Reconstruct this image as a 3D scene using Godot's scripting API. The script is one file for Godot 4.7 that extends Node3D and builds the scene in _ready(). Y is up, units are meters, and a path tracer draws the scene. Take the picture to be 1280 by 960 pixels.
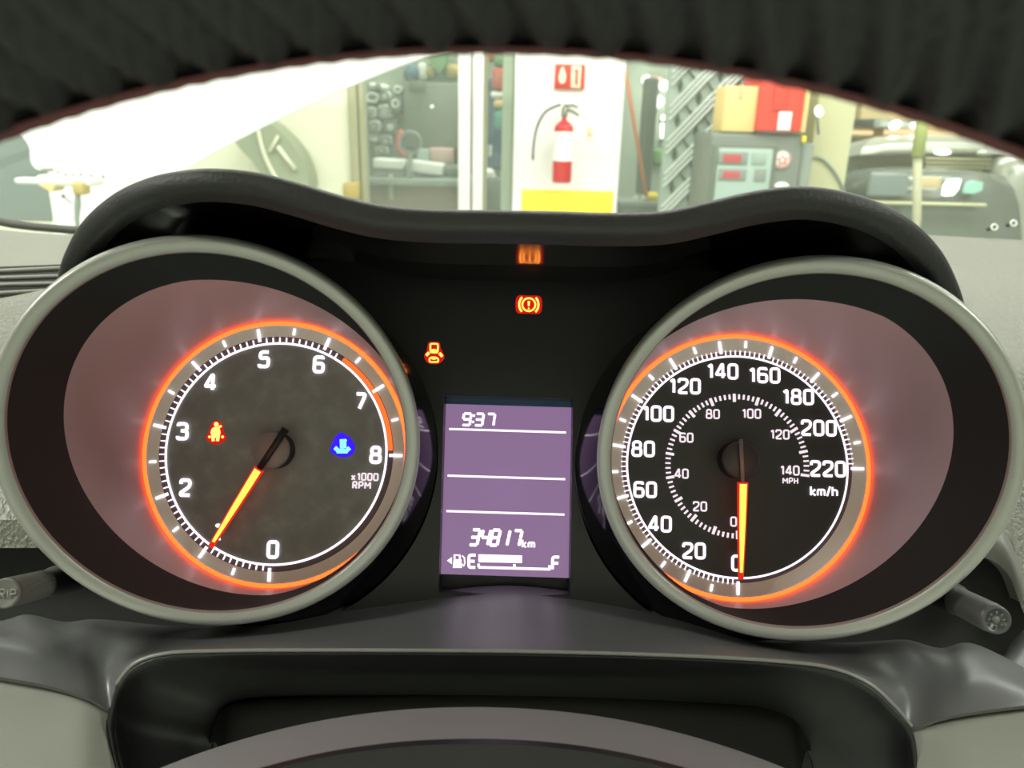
extends Node3D
# View out over the instrument cluster of a parked car inside a workshop.
# Cockpit pieces are laid out in the frame of the cluster (x right, y up along the dials, -z away from the driver); the workshop in plain world axes.

const F := 963.0
const CAM := Vector3(0, 1.12, 0)
const PITCH := -0.3229   # 18.5 degrees down
const ROLL := 0.0244     # 1.4 degrees
var CB := Basis(Vector3.RIGHT, PITCH)
var M := {}
var taken := {}

# ------------------------------------------------------------------ mesh builder
class MB:
	var st := SurfaceTool.new()
	var off := Vector3.ZERO
	var rng := RandomNumberGenerator.new()
	func _init(o := Vector3.ZERO):
		off = o
		st.begin(Mesh.PRIMITIVE_TRIANGLES)
		st.set_smooth_group(0)
	func flat(): st.set_smooth_group(-1)
	func smooth(g := 0): st.set_smooth_group(g)
	func tri(a: Vector3, b: Vector3, c: Vector3):
		if (b - a).cross(c - a).length_squared() < 1e-18: return
		st.add_vertex(a - off); st.add_vertex(b - off); st.add_vertex(c - off)
	func quad(a, b, c, d):
		tri(a, b, c); tri(a, c, d)
	func grid(rows: Array, cu := false, cv := false):
		var n = rows.size()
		var m = rows[0].size()
		for i in (n if cv else n - 1):
			for j in (m if cu else m - 1):
				var r = rows[i]; var s = rows[(i + 1) % n]
				var k = (j + 1) % m
				quad(r[j], r[k], s[k], s[j])
	func shell(rows: Array, back: Vector3):   # a patch with thickness: the same patch moved by back, and the four edges
		var under := []
		for r in rows:
			var u := []
			for p in r: u.append(p + back)
			under.append(u)
		grid(rows)
		smooth(1)
		under.reverse()
		grid(under)
		under.reverse()
		flat()
		var n = rows.size() - 1
		var m = rows[0].size() - 1
		for j in m:
			quad(rows[0][j + 1], rows[0][j], under[0][j], under[0][j + 1])
			quad(rows[n][j], rows[n][j + 1], under[n][j + 1], under[n][j])
		for i in n:
			quad(rows[i][0], rows[i + 1][0], under[i + 1][0], under[i][0])
			quad(rows[i + 1][m], rows[i][m], under[i][m], under[i + 1][m])
		smooth()
	func tube(path: Array, rad, sides := 10, nrm := Vector3.ZERO, squash := 1.0, closed := false, taper := []):
		var rows := []
		var n = path.size()
		var up := nrm
		for i in n:
			var a: Vector3 = path[(i - 1 + n) % n] if closed or i > 0 else path[i]
			var b: Vector3 = path[(i + 1) % n] if closed or i < n - 1 else path[i]
			var t = (b - a).normalized()
			if up == Vector3.ZERO:
				up = Vector3.UP if absf(t.y) < 0.9 else Vector3.RIGHT
			var side = t.cross(up).normalized()
			var w = side.cross(t).normalized()
			if nrm == Vector3.ZERO: up = w
			var r = rad if taper.is_empty() else taper[i]
			var row := []
			for k in sides:
				var th = TAU * k / sides
				row.append(path[i] + side * cos(th) * r + w * sin(th) * r * squash)
			rows.append(row)
		grid(rows, true, closed)
		if not closed:
			for e in [0, n - 1]:
				var c: Vector3 = path[e]
				for k in sides:
					if e == 0: tri(c, rows[e][(k + 1) % sides], rows[e][k])
					else: tri(c, rows[e][k], rows[e][(k + 1) % sides])
	func rbox(c: Vector3, size: Vector3, bev := 0.004, bs := Basis()):
		var h = size / 2.0
		var b = minf(bev, minf(h.x, minf(h.y, h.z)) * 0.98)
		for ax in 3:
			for sg in [-1.0, 1.0]:
				var u = (ax + 1) % 3
				var v = (ax + 2) % 3
				var rows := []
				for i in 4:
					var row := []
					for j in 4:
						var p := Vector3.ZERO
						p[ax] = h[ax] * sg
						p[u] = [-h[u], -h[u] + b, h[u] - b, h[u]][i]
						p[v] = [-h[v], -h[v] + b, h[v] - b, h[v]][j]
						var inn = p.clamp(-h + Vector3.ONE * b, h - Vector3.ONE * b)
						p = inn + (p - inn).normalized() * b
						row.append(c + bs * p)
					rows.append(row)
				if sg > 0: rows.reverse()
				grid(rows)
	func box(c: Vector3, size: Vector3, bs := Basis()):
		flat()
		var h = size / 2.0
		for ax in 3:
			for sg in [-1.0, 1.0]:
				var u = (ax + 1) % 3
				var v = (ax + 2) % 3
				var q := []
				for e in [[-1, -1], [1, -1], [1, 1], [-1, 1]]:
					var p := Vector3.ZERO
					p[ax] = h[ax] * sg; p[u] = h[u] * e[0]; p[v] = h[v] * e[1]
					q.append(c + bs * p)
				if sg > 0: q.reverse()
				quad(q[0], q[1], q[2], q[3])
		smooth()
	func prism(poly: Array, depth: Vector3):   # a flat outline pushed through depth
		var p2 := PackedVector2Array()
		var n := Vector3.ZERO
		for i in poly.size(): n += (poly[i] as Vector3).cross(poly[(i + 1) % poly.size()])
		n = n.normalized()
		var u = (poly[1] - poly[0]).normalized()
		var v = n.cross(u)
		for p in poly: p2.append(Vector2((p - poly[0]).dot(u), (p - poly[0]).dot(v)))
		var ix = Geometry2D.triangulate_polygon(p2)
		flat()
		for i in range(0, ix.size(), 3):
			tri(poly[ix[i]], poly[ix[i + 1]], poly[ix[i + 2]])
			tri(poly[ix[i]] + depth, poly[ix[i + 2]] + depth, poly[ix[i + 1]] + depth)
		for i in poly.size():
			var a = poly[i]; var b = poly[(i + 1) % poly.size()]
			quad(a, b, b + depth, a + depth)
		smooth()
	func lathe(c: Vector3, axis: Vector3, prof: Array, sides := 24):   # prof: [radius, height along axis]
		var ax = axis.normalized()
		var u = ax.cross(Vector3.UP if absf(ax.y) < 0.9 else Vector3.RIGHT).normalized()
		var v = ax.cross(u)
		var rows := []
		for p in prof:
			var row := []
			for k in sides:
				var th = TAU * k / sides
				row.append(c + (u * cos(th) + v * sin(th)) * p[0] + ax * p[1])
			rows.append(row)
		grid(rows, true)
	func ball(c: Vector3, r: Vector3, bs := Basis(), n := 12):
		var rows := []
		for i in n + 1:
			var la = PI * i / n - PI / 2
			var row := []
			for k in n * 2:
				var lo = TAU * k / (n * 2)
				row.append(c + bs * (Vector3(cos(la) * cos(lo), sin(la), cos(la) * sin(lo)) * r))
			rows.append(row)
		grid(rows, true)
	func done() -> ArrayMesh:
		st.generate_normals()
		return st.commit()

# ------------------------------------------------------------------ places
func q(px: float, py: float, d: float) -> Vector3:      # cluster frame
	var x = (px - 640.0) / F
	var y = (480.0 - py) / F
	return Vector3(cos(ROLL) * x - sin(ROLL) * y, sin(ROLL) * x + cos(ROLL) * y, -1.0) * d

func W(px: float, py: float, dist: float) -> Vector3:   # world, on the wall plane that far ahead
	var dir = CB * q(px, py, 1.0)
	return CAM + dir * (dist / -dir.z)

func row(list: Array) -> Array:
	var r := []
	for e in list: r.append(q(e[0], e[1], e[2]))
	return r

func curve(list: Array, n: int, closed := false) -> Array:     # Catmull-Rom through points (of any kind)
	var out := []
	var m = list.size()
	var segs = m if closed else m - 1
	for k in n:
		var t = float(k) / (n if closed else n - 1) * segs
		var i = mini(int(t), segs - 1)
		t -= i
		var a; var d
		if closed: a = list[(i - 1 + m) % m]; d = list[(i + 2) % m]
		else: a = list[maxi(i - 1, 0)]; d = list[mini(i + 2, m - 1)]
		var b = list[i]; var c = list[(i + 1) % m]
		out.append(0.5 * (2.0 * b + (c - a) * t + (2.0 * a - 5.0 * b + 4.0 * c - d) * t * t + (3.0 * b - a - 3.0 * c + d) * t * t * t))
	return out

func smooth_rows(rows: Array, n: int, m: int) -> Array:
	var wide := []
	for r in rows: wide.append(curve(r, m))
	if n <= rows.size(): return wide
	var out := []
	for k in n: out.append([])
	for j in m:
		var col := []
		for r in wide: col.append(r[j])
		var c = curve(col, n)
		for k in n: out[k].append(c[k])
	return out

func fillet(list: Array, r: float, closed := false) -> Array:
	var out := []
	var n = list.size()
	for i in n:
		if not closed and (i == 0 or i == n - 1):
			out.append(list[i]); continue
		var p: Vector2 = list[i]
		var a: Vector2 = list[(i - 1 + n) % n]
		var b: Vector2 = list[(i + 1) % n]
		var k = minf(r, minf(p.distance_to(a), p.distance_to(b)) * 0.48)
		var s = p + (a - p).normalized() * k
		var e = p + (b - p).normalized() * k
		for t in [0.0, 0.25, 0.5, 0.75, 1.0]:
			out.append(s.lerp(p, t).lerp(p.lerp(e, t), t))
	return out

func ring(c: Vector3, R: float, rx: float, ry: float, n := 96, h := 0.0) -> Array:
	var u = Vector3(cos(ry), 0, -sin(ry))
	var v = Vector3(0, cos(rx), sin(rx))
	var w = u.cross(v).normalized()
	var out := []
	for k in n:
		var th = TAU * k / n
		out.append(c + (u * cos(th) + v * sin(th)) * R + w * h)
	return out

# ------------------------------------------------------------------ nodes
func numbered(s: String) -> String:
	taken[s] = taken.get(s, -1) + 1
	return s if taken[s] == 0 else "%s_%03d" % [s, taken[s]]

func thing(called: String, label: String, category: String, base := Vector3.ZERO, cockpit := true, group := "") -> Node3D:
	var o := Node3D.new()
	o.name = numbered(called)
	o.set_meta("label", label)
	o.set_meta("category", category)
	if group: o.set_meta("group", group)
	o.transform = Transform3D(CB, CAM + CB * base) if cockpit else Transform3D(Basis(), base)
	o.set_meta("base", base)
	add_child(o)
	return o

func part(parent: Node3D, called: String, mb: MB, m: Material, label := "") -> MeshInstance3D:
	var o := MeshInstance3D.new()
	o.name = called
	o.mesh = mb.done()
	o.material_override = m
	o.cast_shadow = GeometryInstance3D.SHADOW_CASTING_SETTING_ON
	if label: o.set_meta("label", label)
	parent.add_child(o, true)
	return o

func lamp_light(p: Vector3, c: Color, energy: float, size := 0.01) -> void:   # the light of a small lamp
	var l := OmniLight3D.new()
	l.name = "lamp_light"
	l.light_color = c
	l.light_energy = energy
	l.light_size = size
	l.omni_range = 12.0
	l.omni_attenuation = 2.0
	l.shadow_enabled = true
	l.position = p
	add_child(l, true)

func mb(t: Node3D) -> MB:
	return MB.new(t.get_meta("base"))

func struct(called: String, b: MB, m: Material, label := "") -> MeshInstance3D:
	var o := part(self, called, b, m)
	o.set_meta("kind", "structure")
	if label:
		o.set_meta("label", label)
	return o

func text(parent: Node3D, called: String, s: String, at: Vector3, u: Vector3, v: Vector3, height: float, m: Material, depth := 0.0002, bold := true, center := true) -> MeshInstance3D:
	var t := TextMesh.new()
	var f := SystemFont.new()
	f.font_names = PackedStringArray(["Droid Sans"])
	f.font_weight = 700 if bold else 400
	t.font = f
	t.text = s
	t.font_size = 32
	t.pixel_size = 0.01
	t.depth = depth / (height / 0.23)
	t.curve_step = 1.0
	t.horizontal_alignment = HORIZONTAL_ALIGNMENT_CENTER if center else HORIZONTAL_ALIGNMENT_LEFT
	t.vertical_alignment = VERTICAL_ALIGNMENT_CENTER
	var o := MeshInstance3D.new()
	o.name = called
	o.mesh = t
	o.material_override = m
	var k = height / 0.23
	o.transform = Transform3D(Basis(u.normalized() * k, v.normalized() * k, u.cross(v).normalized() * k), at - (parent.get_meta("base") as Vector3))
	parent.add_child(o, true)
	return o

# ------------------------------------------------------------------ materials
func noise_tex(freq: float, kind: int, seed_: int, size := 256, ramp := []) -> NoiseTexture2D:
	var n := FastNoiseLite.new()
	n.noise_type = kind
	n.frequency = freq
	n.seed = seed_
	var t := NoiseTexture2D.new()
	t.width = size; t.height = size
	t.seamless = true
	if ramp.size():
		var g := Gradient.new()
		g.offsets = PackedFloat32Array(ramp[0])
		g.colors = PackedColorArray(ramp[1])
		t.color_ramp = g
	t.noise = n
	return t

func mat(called: String, c: Color, rough := 0.6, metal := 0.0) -> StandardMaterial3D:
	var m := StandardMaterial3D.new()
	m.resource_name = called
	m.albedo_color = c
	m.roughness = rough
	m.metallic = metal
	M[called] = m
	return m

func relief(m: StandardMaterial3D, t: Texture2D, cm: float, tiles: float):
	m.heightmap_enabled = true
	m.heightmap_texture = t
	m.heightmap_scale = cm
	m.uv1_triplanar = true
	m.uv1_scale = Vector3.ONE * tiles

func glow(called: String, r: float, g: float, b: float) -> StandardMaterial3D:
	var m := mat(called, Color(0.02, 0.02, 0.02), 0.5)
	m.emission_enabled = true
	var k = maxf(r, maxf(g, b))
	m.emission = Color(r / k, g / k, b / k).linear_to_srgb()
	m.emission_energy_multiplier = k
	return m

func materials():
	var leather := noise_tex(0.045, FastNoiseLite.TYPE_CELLULAR, 3)
	var fine := noise_tex(0.25, FastNoiseLite.TYPE_SIMPLEX_SMOOTH, 5)
	var cloud := noise_tex(0.02, FastNoiseLite.TYPE_SIMPLEX_SMOOTH, 9)
	relief(mat("vinyl", Color(0.17, 0.17, 0.17), 0.5), leather, 0.015, 60.0)
	relief(mat("pad", Color(0.44, 0.44, 0.40), 0.45), leather, 0.08, 36.0)
	relief(mat("wheel_leather", Color(0.11, 0.11, 0.112), 0.6), leather, 0.015, 40.0)
	relief(mat("wheel_fringe", Color(0.40, 0.22, 0.22), 0.8), fine, 0.02, 60.0)  # maroon stands for the reddish flare fringe along the rim
	mat("black_plastic", Color(0.085, 0.085, 0.088), 0.42)
	mat("black_gloss", Color(0.05, 0.05, 0.055), 0.13)
	mat("lining_black", Color(0.05, 0.05, 0.052), 0.12)
	relief(mat("panel_black", Color(0.12, 0.12, 0.125), 0.38), fine, 0.0008, 40.0)
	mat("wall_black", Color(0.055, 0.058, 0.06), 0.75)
	relief(mat("shelf", Color(0.33, 0.33, 0.335), 0.36), fine, 0.0006, 50.0)
	relief(mat("knee", Color(0.53, 0.53, 0.50), 0.55), fine, 0.004, 40.0)
	mat("bead", Color(0.48, 0.48, 0.46), 0.3)  # paler than the ledge, so the edge highlight is painted in
	mat("knob_grey", Color(0.42, 0.42, 0.40), 0.5)
	relief(mat("shroud", Color(0.50, 0.48, 0.49), 0.55), fine, 0.004, 40.0)
	mat("silver", Color(0.69, 0.69, 0.67), 0.36, 0.35)
	mat("silver_inner", Color(0.60, 0.55, 0.53), 0.4, 0.4)
	relief(mat("dish", Color(0.68, 0.60, 0.62), 0.42, 0.3), cloud, 0.002, 10.0)
	mat("chapter", Color(0.95, 0.94, 0.90), 0.5)
	mat("scale_band", Color(0.42, 0.36, 0.38), 0.6)
	var dust_sheen := noise_tex(0.02, FastNoiseLite.TYPE_SIMPLEX_SMOOTH, 21, 512, [[0.0, 0.45, 0.75, 1.0], [Color(0.50, 0.50, 0.49), Color(0.52, 0.52, 0.51), Color(0.56, 0.565, 0.55), Color(0.62, 0.625, 0.61)]])
	var df := mat("dial_face", Color.WHITE, 0.45)  # grey raised so cover glass reflections sit in the colour with the dust
	df.albedo_texture = dust_sheen
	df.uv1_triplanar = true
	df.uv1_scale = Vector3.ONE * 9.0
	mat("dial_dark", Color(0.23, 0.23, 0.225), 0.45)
	mat("hub", Color(0.50, 0.48, 0.47), 0.4)
	mat("hub_side", Color(0.06, 0.06, 0.07), 0.5)
	glow("glow_white", 1.5, 1.35, 1.45)
	glow("glow_small", 1.0, 0.85, 0.92)
	glow("glow_ring", 4.6, 0.34, 0.05)
	glow("glow_redline", 1.3, 0.2, 0.03)
	glow("glow_needle", 3.2, 1.1, 0.14)
	glow("glow_needle_side", 0.8, 0.02, 0.01)
	glow("glow_warning", 3.4, 1.1, 0.16)
	glow("glow_seatbelt", 4.0, 1.1, 0.25)
	glow("glow_red_halo", 0.6, 0.004, 0.004)  # red spill of the lit symbols, painted as a glowing patch
	glow("glow_blue", 0.35, 1.6, 5.0)
	glow("glow_blue_halo", 0.04, 0.0, 1.2)  # blue spill round the coolant symbol, painted as a glowing patch
	var lcd := glow("lcd", 0.25, 0.145, 0.285)
	lcd.roughness = 0.25
	mat("lcd_edge", Color(0.18, 0.32, 0.48), 0.3)
	glow("lcd_ink", 1.5, 1.3, 1.5)
	var glass := mat("windscreen_glass", Color(1, 1, 1, 0.04), 0.02)
	glass.transparency = BaseMaterial3D.TRANSPARENCY_ALPHA
	var pane := mat("shop_glass", Color(0.85, 0.95, 0.9, 0.10), 0.02)
	pane.transparency = BaseMaterial3D.TRANSPARENCY_ALPHA
	mat("seal", Color(0.30, 0.30, 0.27), 0.6)
	mat("roof", Color(0.75, 0.74, 0.70), 0.9)
	mat("white_paint", Color(0.97, 0.97, 0.95), 0.5)
	mat("white_sheet", Color(0.95, 0.95, 0.94), 0.4)
	mat("cream_wall", Color(0.93, 0.93, 0.84), 0.7)
	mat("cream_frame", Color(0.68, 0.68, 0.56), 0.6)
	mat("pale_green_post", Color(0.66, 0.71, 0.63), 0.6)
	mat("yellow_paint", Color(0.98, 0.86, 0.14), 0.6)
	mat("red_paint", Color(0.78, 0.10, 0.10), 0.35)
	mat("red_sign", Color(0.84, 0.24, 0.15), 0.5)
	mat("sign_print", Color(0.97, 0.92, 0.80), 0.5)
	mat("dark_rubber", Color(0.20, 0.20, 0.19), 0.6)
	mat("steel", Color(0.55, 0.55, 0.5), 0.35, 0.7)
	mat("board", Color(0.47, 0.50, 0.44), 0.6)  # shop and workshop darks are lightened, windscreen haze put into the colour
	mat("board_frame", Color(0.40, 0.43, 0.38), 0.6)
	mat("shop_wall", Color(0.62, 0.67, 0.60), 0.8)
	mat("shop_floor", Color(0.45, 0.46, 0.43), 0.5)
	mat("brown", Color(0.58, 0.50, 0.38), 0.6)
	mat("blue", Color(0.30, 0.42, 0.50), 0.7)
	mat("deep_blue", Color(0.34, 0.45, 0.54), 0.8)
	mat("teal", Color(0.32, 0.60, 0.54), 0.7)
	mat("green", Color(0.42, 0.60, 0.38), 0.7)
	mat("ochre", Color(0.72, 0.64, 0.36), 0.7)
	mat("pink", Color(0.76, 0.64, 0.60), 0.7)
	mat("red_cloth", Color(0.80, 0.40, 0.33), 0.8)
	mat("white_goods", Color(0.90, 0.92, 0.88), 0.5)
	mat("grey_goods", Color(0.52, 0.56, 0.52), 0.6)
	mat("orange_pole", Color(0.84, 0.45, 0.20), 0.5)
	mat("screen_pale", Color(0.60, 0.66, 0.61), 0.5)
	mat("screen_dark", Color(0.28, 0.33, 0.29), 0.6)
	mat("screen_line", Color(0.97, 1.0, 0.97), 0.5)
	mat("card", Color(0.90, 0.80, 0.54), 0.8)
	mat("cabinet_red", Color(0.88, 0.30, 0.24), 0.45)
	mat("machine_grey", Color(0.44, 0.47, 0.43), 0.5)
	mat("machine_light", Color(0.62, 0.70, 0.66), 0.5)
	glow("led_red", 0.75, 0.13, 0.12)
	mat("wood_pale", Color(0.80, 0.80, 0.64), 0.7)
	glow("lamp_warm", 1.1, 0.85, 0.45)
	glow("lamp_white", 2.5, 2.5, 2.3)
	mat("pole_green", Color(0.66, 0.70, 0.44), 0.5)
	mat("car_dark", Color(0.47, 0.50, 0.46), 0.25, 0.2)  # lightened as well, the haze over the far cars is in the colour
	mat("car_glass", Color(0.50, 0.55, 0.53), 0.12)
	mat("silver_car", Color(0.75, 0.77, 0.71), 0.3, 0.3)
	mat("plate", Color(0.80, 0.73, 0.55), 0.6)
	mat("teal_light", Color(0.62, 0.82, 0.75), 0.3)
	mat("floor_paint", Color(0.62, 0.64, 0.60), 0.5)
	mat("ceiling_paint", Color(0.85, 0.85, 0.82), 0.9)

# ------------------------------------------------------------------ digits and letters drawn as rounded strokes
const GLYPH := {
	"0": [[1, [0, 0], [0.6, 0], [0.6, 1], [0, 1]]],
	"1": [[0, [0.1, 0.80], [0.34, 1], [0.34, 0]]],
	"2": [[0, [0, 0.74], [0, 1], [0.6, 1], [0.6, 0.58], [0.02, 0.16], [0.02, 0], [0.62, 0]]],
	"3": [[0, [0, 0.84], [0, 1], [0.58, 1], [0.58, 0.53], [0.2, 0.53]], [0, [0.2, 0.53], [0.62, 0.53], [0.62, 0], [0, 0], [0, 0.17]]],
	"4": [[0, [0.46, 0], [0.46, 1], [0.38, 1], [0, 0.30], [0, 0.25], [0.66, 0.25]]],
	"5": [[0, [0.58, 1], [0.06, 1], [0.02, 0.54], [0.6, 0.62], [0.6, 0], [0, 0], [0, 0.16]]],
	"6": [[0, [0.56, 0.86], [0.56, 1], [0, 1], [0, 0], [0.6, 0], [0.6, 0.57], [0.04, 0.57]]],
	"7": [[0, [0, 1], [0.62, 1], [0.22, 0]]],
	"8": [[1, [0.04, 0.53], [0.56, 0.53], [0.56, 1], [0.04, 1]], [1, [0, 0], [0.6, 0], [0.6, 0.53], [0, 0.53]]],
	"E": [[0, [0.55, 1], [0, 1], [0, 0], [0.55, 0]], [0, [0, 0.5], [0.48, 0.5]]],
	"F": [[0, [0.55, 1], [0, 1], [0, 0]], [0, [0, 0.5], [0.48, 0.5]]],
	"M": [[0, [0, 0], [0, 1], [0.4, 0.35], [0.8, 1], [0.8, 0]]],
	"P": [[0, [0, 0], [0, 1], [0.58, 1], [0.58, 0.45], [0, 0.45]]],
	"H": [[0, [0, 0], [0, 1]], [0, [0.6, 0], [0.6, 1]], [0, [0, 0.5], [0.6, 0.5]]],
	"R": [[0, [0, 0], [0, 1], [0.58, 1], [0.58, 0.48], [0, 0.48]], [0, [0.25, 0.48], [0.6, 0]]],
	"k": [[0, [0, 0], [0, 1]], [0, [0.5, 0.68], [0.06, 0.32], [0.52, 0]]],
	"m": [[0, [0, 0], [0, 0.66], [0.4, 0.66], [0.4, 0]], [0, [0.4, 0.66], [0.8, 0.66], [0.8, 0]]],
	"h": [[0, [0, 0], [0, 1]], [0, [0, 0.64], [0.52, 0.64], [0.52, 0]]],
	"x": [[0, [0, 0], [0.48, 0.66]], [0, [0, 0.66], [0.48, 0]]],
	"/": [[0, [0, -0.05], [0.36, 1.05]]],
	"T": [[0, [0, 1], [0.62, 1]], [0, [0.31, 1], [0.31, 0]]],
	"I": [[0, [0.05, 0], [0.05, 1]]],
}
const WIDE := {"1": 0.40, "M": 0.8, "m": 0.8, "k": 0.5, "h": 0.52, "x": 0.48, "/": 0.36, "E": 0.55, "F": 0.55, "I": 0.1}

func strokes(b: MB, s: String, c: Vector3, u: Vector3, v: Vector3, h: float, wide: float, gap := 0.30, stretch := 1.0):
	var total := 0.0
	for ch in s: total += WIDE.get(ch, 0.6) * stretch + gap
	total -= gap
	var x := -total / 2.0
	var n = u.cross(v).normalized()
	for ch in s:
		for g in GLYPH[ch]:
			var pts := []
			for k in range(1, g.size()): pts.append(Vector2(g[k][0] * stretch, g[k][1]))
			pts = fillet(pts, 0.2, g[0] == 1)
			var path := []
			for p in pts: path.append(c + u * (x + p.x) * h + v * (p.y - 0.5) * h)
			b.tube(path, wide / 2.0, 8, n, 0.35, g[0] == 1)
		x += WIDE.get(ch, 0.6) * stretch + gap

# ------------------------------------------------------------------ the two round gauges
func bar2(b: MB, P: Callable, a: float, r0: float, r1: float, w: float, h0 := 0.0, h1 := 0.0004):
	var t = Vector2(cos(a), sin(a))
	var s = Vector2(-t.y, t.x) * w / 2.0
	var pts := []
	for e in [t * r0 + s, t * r0 - s, t * r1 - s * 0.9, t * r1 + s * 0.9]: pts.append(P.call(e.x, e.y, h1))
	b.prism(pts, P.call(0, 0, h0) - P.call(0, 0, h1))

func annulus(b: MB, P: Callable, r0: float, r1: float, h0: float, h1: float, a0 := 0.0, a1 := TAU, n := 120, bottom := -0.0006):
	var rows := [[], [], [], []]
	for k in n + 1:
		var a = lerpf(a0, a1, float(k) / n)
		rows[0].append(P.call(cos(a) * r1, sin(a) * r1, bottom))
		rows[1].append(P.call(cos(a) * r1, sin(a) * r1, h1))
		rows[2].append(P.call(cos(a) * r0, sin(a) * r0, h0))
		rows[3].append(P.call(cos(a) * r0, sin(a) * r0, bottom))
	for i in 3:
		b.smooth(i + 1)
		b.grid([rows[i], rows[i + 1]])
	b.smooth()

func gauge(left: bool) -> void:
	var sx = -1.0 if left else 1.0
	var cb = Vector3(-0.0955, -0.0217, -0.2525) if left else Vector3(0.0943, -0.0232, -0.2531)     # bezel
	var brx = deg_to_rad(12.6 if left else 14.0)
	var bry = deg_to_rad(15.8 if left else -15.3)
	var cr = Vector3(-0.0935, -0.0250, -0.2645) if left else Vector3(0.0893, -0.0258, -0.2605)     # rim of the dish
	var rrx = deg_to_rad(21.5 if left else 23.5)
	var rry = deg_to_rad(-2.0 if left else 2.0)
	var cd = Vector3(-0.0949, -0.0301, -0.312) if left else Vector3(0.0921, -0.0309, -0.312)       # dial
	var drx = deg_to_rad(-5.5)
	var t: Node3D
	if left: t = thing("tachometer", "left round gauge of the instrument cluster, engine speed dial numbered 0 to 8", "gauge", cd)
	else: t = thing("speedometer", "right round gauge of the instrument cluster, speed dial numbered up to 220", "gauge", cd)
	var v = Vector3(0, cos(drx), sin(drx))
	var n = Vector3.RIGHT.cross(v)
	var P = func(x, y, h): return cd + Vector3.RIGHT * x + v * y + n * h
	var hit = func(px, py, h): # the spot of the dial that is seen there, at height h over it
		var dir = q(px, py, 1.0)
		var o = cd + n * h
		return dir * (o.dot(n) / dir.dot(n))
	# bezel
	var b = mb(t)
	var prof = [[0.0662, -0.012], [0.0668, -0.005], [0.0664, -0.0012], [0.0656, 0.0002], [0.0648, 0.0004], [0.0636, 0.0002], [0.0622, -0.0004], [0.0616, -0.0009]]
	var rows := []
	for p in prof: rows.append(ring(cb, p[0], brx, bry, 128, p[1]))
	rows.reverse()
	b.grid(rows, true)
	part(t, "bezel", b, M.silver, "satin silver bezel ring")
	b = mb(t)
	b.grid([ring(cb, 0.0613, brx, bry, 128, -0.0022), ring(cb, 0.0613, brx, bry, 128, -0.0013), ring(cb, 0.0616, brx, bry, 128, -0.0009)], true)
	part(t, "bezel_lip", b, M.silver_inner)
	# the rim of the dish stays behind the bezel and inside its opening
	var rim = ring(cr, 0.060, rrx, rry, 128)
	var bu = Vector3(cos(bry), 0, -sin(bry))
	var bw = bu.cross(Vector3(0, cos(brx), sin(brx))).normalized()
	var bv = bw.cross(bu)
	for k in 128:
		var dd = rim[k] - cb
		var over = dd.dot(bw) + 0.004
		if over > 0.0: dd.z -= over / bw.z
		var back = dd.dot(bw) / bw.z
		var foot = dd - Vector3(0, 0, back)
		if foot.length() > 0.0613: foot *= 0.0613 / foot.length()
		rim[k] = cb + foot + Vector3(0, 0, back)
	# black tube wall, from the lip of the bezel to the rim of the dish
	b = mb(t)
	b.grid([rim, ring(cb, 0.0613, brx, bry, 128, -0.0022)], true)
	part(t, "inner_wall", b, M.wall_black, "dull black inner wall")
	b = mb(t)
	b.grid([ring(cb, 0.0664, brx, bry, 128, -0.009), ring(cd, 0.0664, drx, 0, 128, 0.012), ring(cd, 0.0664, drx, 0, 128, -0.004)], true)
	part(t, "outer_wall", b, M.black_gloss, "glossy black outer wall")
	# dish
	b = mb(t)
	rows = []
	var r0 = rim
	var r1 = ring(cd, 0.0537, drx, 0, 128, 0.0005)
	for k in 7:
		var r := []
		var f = k / 6.0
		for j in 128: r.append(r0[j].lerp(r1[j], f))
		rows.append(r)
	rows.reverse()
	b.grid(rows, true)
	part(t, "dish", b, M.dish, "mauve grey reflecting dish")
	b = mb(t)
	b.tube(ring(cd, 0.0530, drx, 0, 128, 0.0004), 0.00085, 8, Vector3.ZERO, 1.0, true)
	part(t, "glow_ring", b, M.glow_ring, "lit orange ring around the dial")
	b = mb(t)
	annulus(b, P, 0.0475 if left else 0.0466, 0.0514, -0.0002, 0.0)
	annulus(b, P, 0.0514, 0.0521, 0.0, 0.0008)  # raised lip shaped to shade the pale ring from the orange glow
	part(t, "chapter_ring", b, M.chapter, "pale grey ring under the marks")
	b = mb(t)
	annulus(b, P, 0.0448, 0.0476, -0.0006, -0.0003)
	part(t, "scale_band", b, M.scale_band)
	b = mb(t)
	annulus(b, P, 0.0, 0.0450, -0.0007, -0.0007, 0, TAU, 96, -0.003)
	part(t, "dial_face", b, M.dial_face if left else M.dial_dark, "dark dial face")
	b = mb(t)
	b.tube(ring(cd, 0.0447, drx, 0, 160, -0.0003), 0.00045 if left else 0.0004, 6, n, 0.5, true)
	part(t, "scale_line", b, M.glow_white, "lit white circle")
	# marks
	var steps = 8 if left else 11
	var each = deg_to_rad(270.0 / steps)
	b = mb(t)
	for k in steps * 10:
		if k % 10 == 0: continue
		if left and k > 62: continue
		bar2(b, P, -PI / 2 - each * k / 10.0, 0.0448, 0.0471, 0.00052 if left else 0.00042, -0.0005, 0.0001)
	var fine = part(t, "minor_tick_marks", b, M.glow_white)
	fine.set_meta("kind", "stuff")
	for k in steps + 1:
		b = mb(t)
		bar2(b, P, -PI / 2 - each * k, 0.0459, 0.0511, 0.00125 if left else 0.00115)
		part(t, "major_tick", b, M.glow_white)
	for k in steps:
		b = mb(t)
		bar2(b, P, -PI / 2 - each * (k + 0.5), 0.0484, 0.0511, 0.0010)
		part(t, "half_tick", b, M.glow_white)
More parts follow.
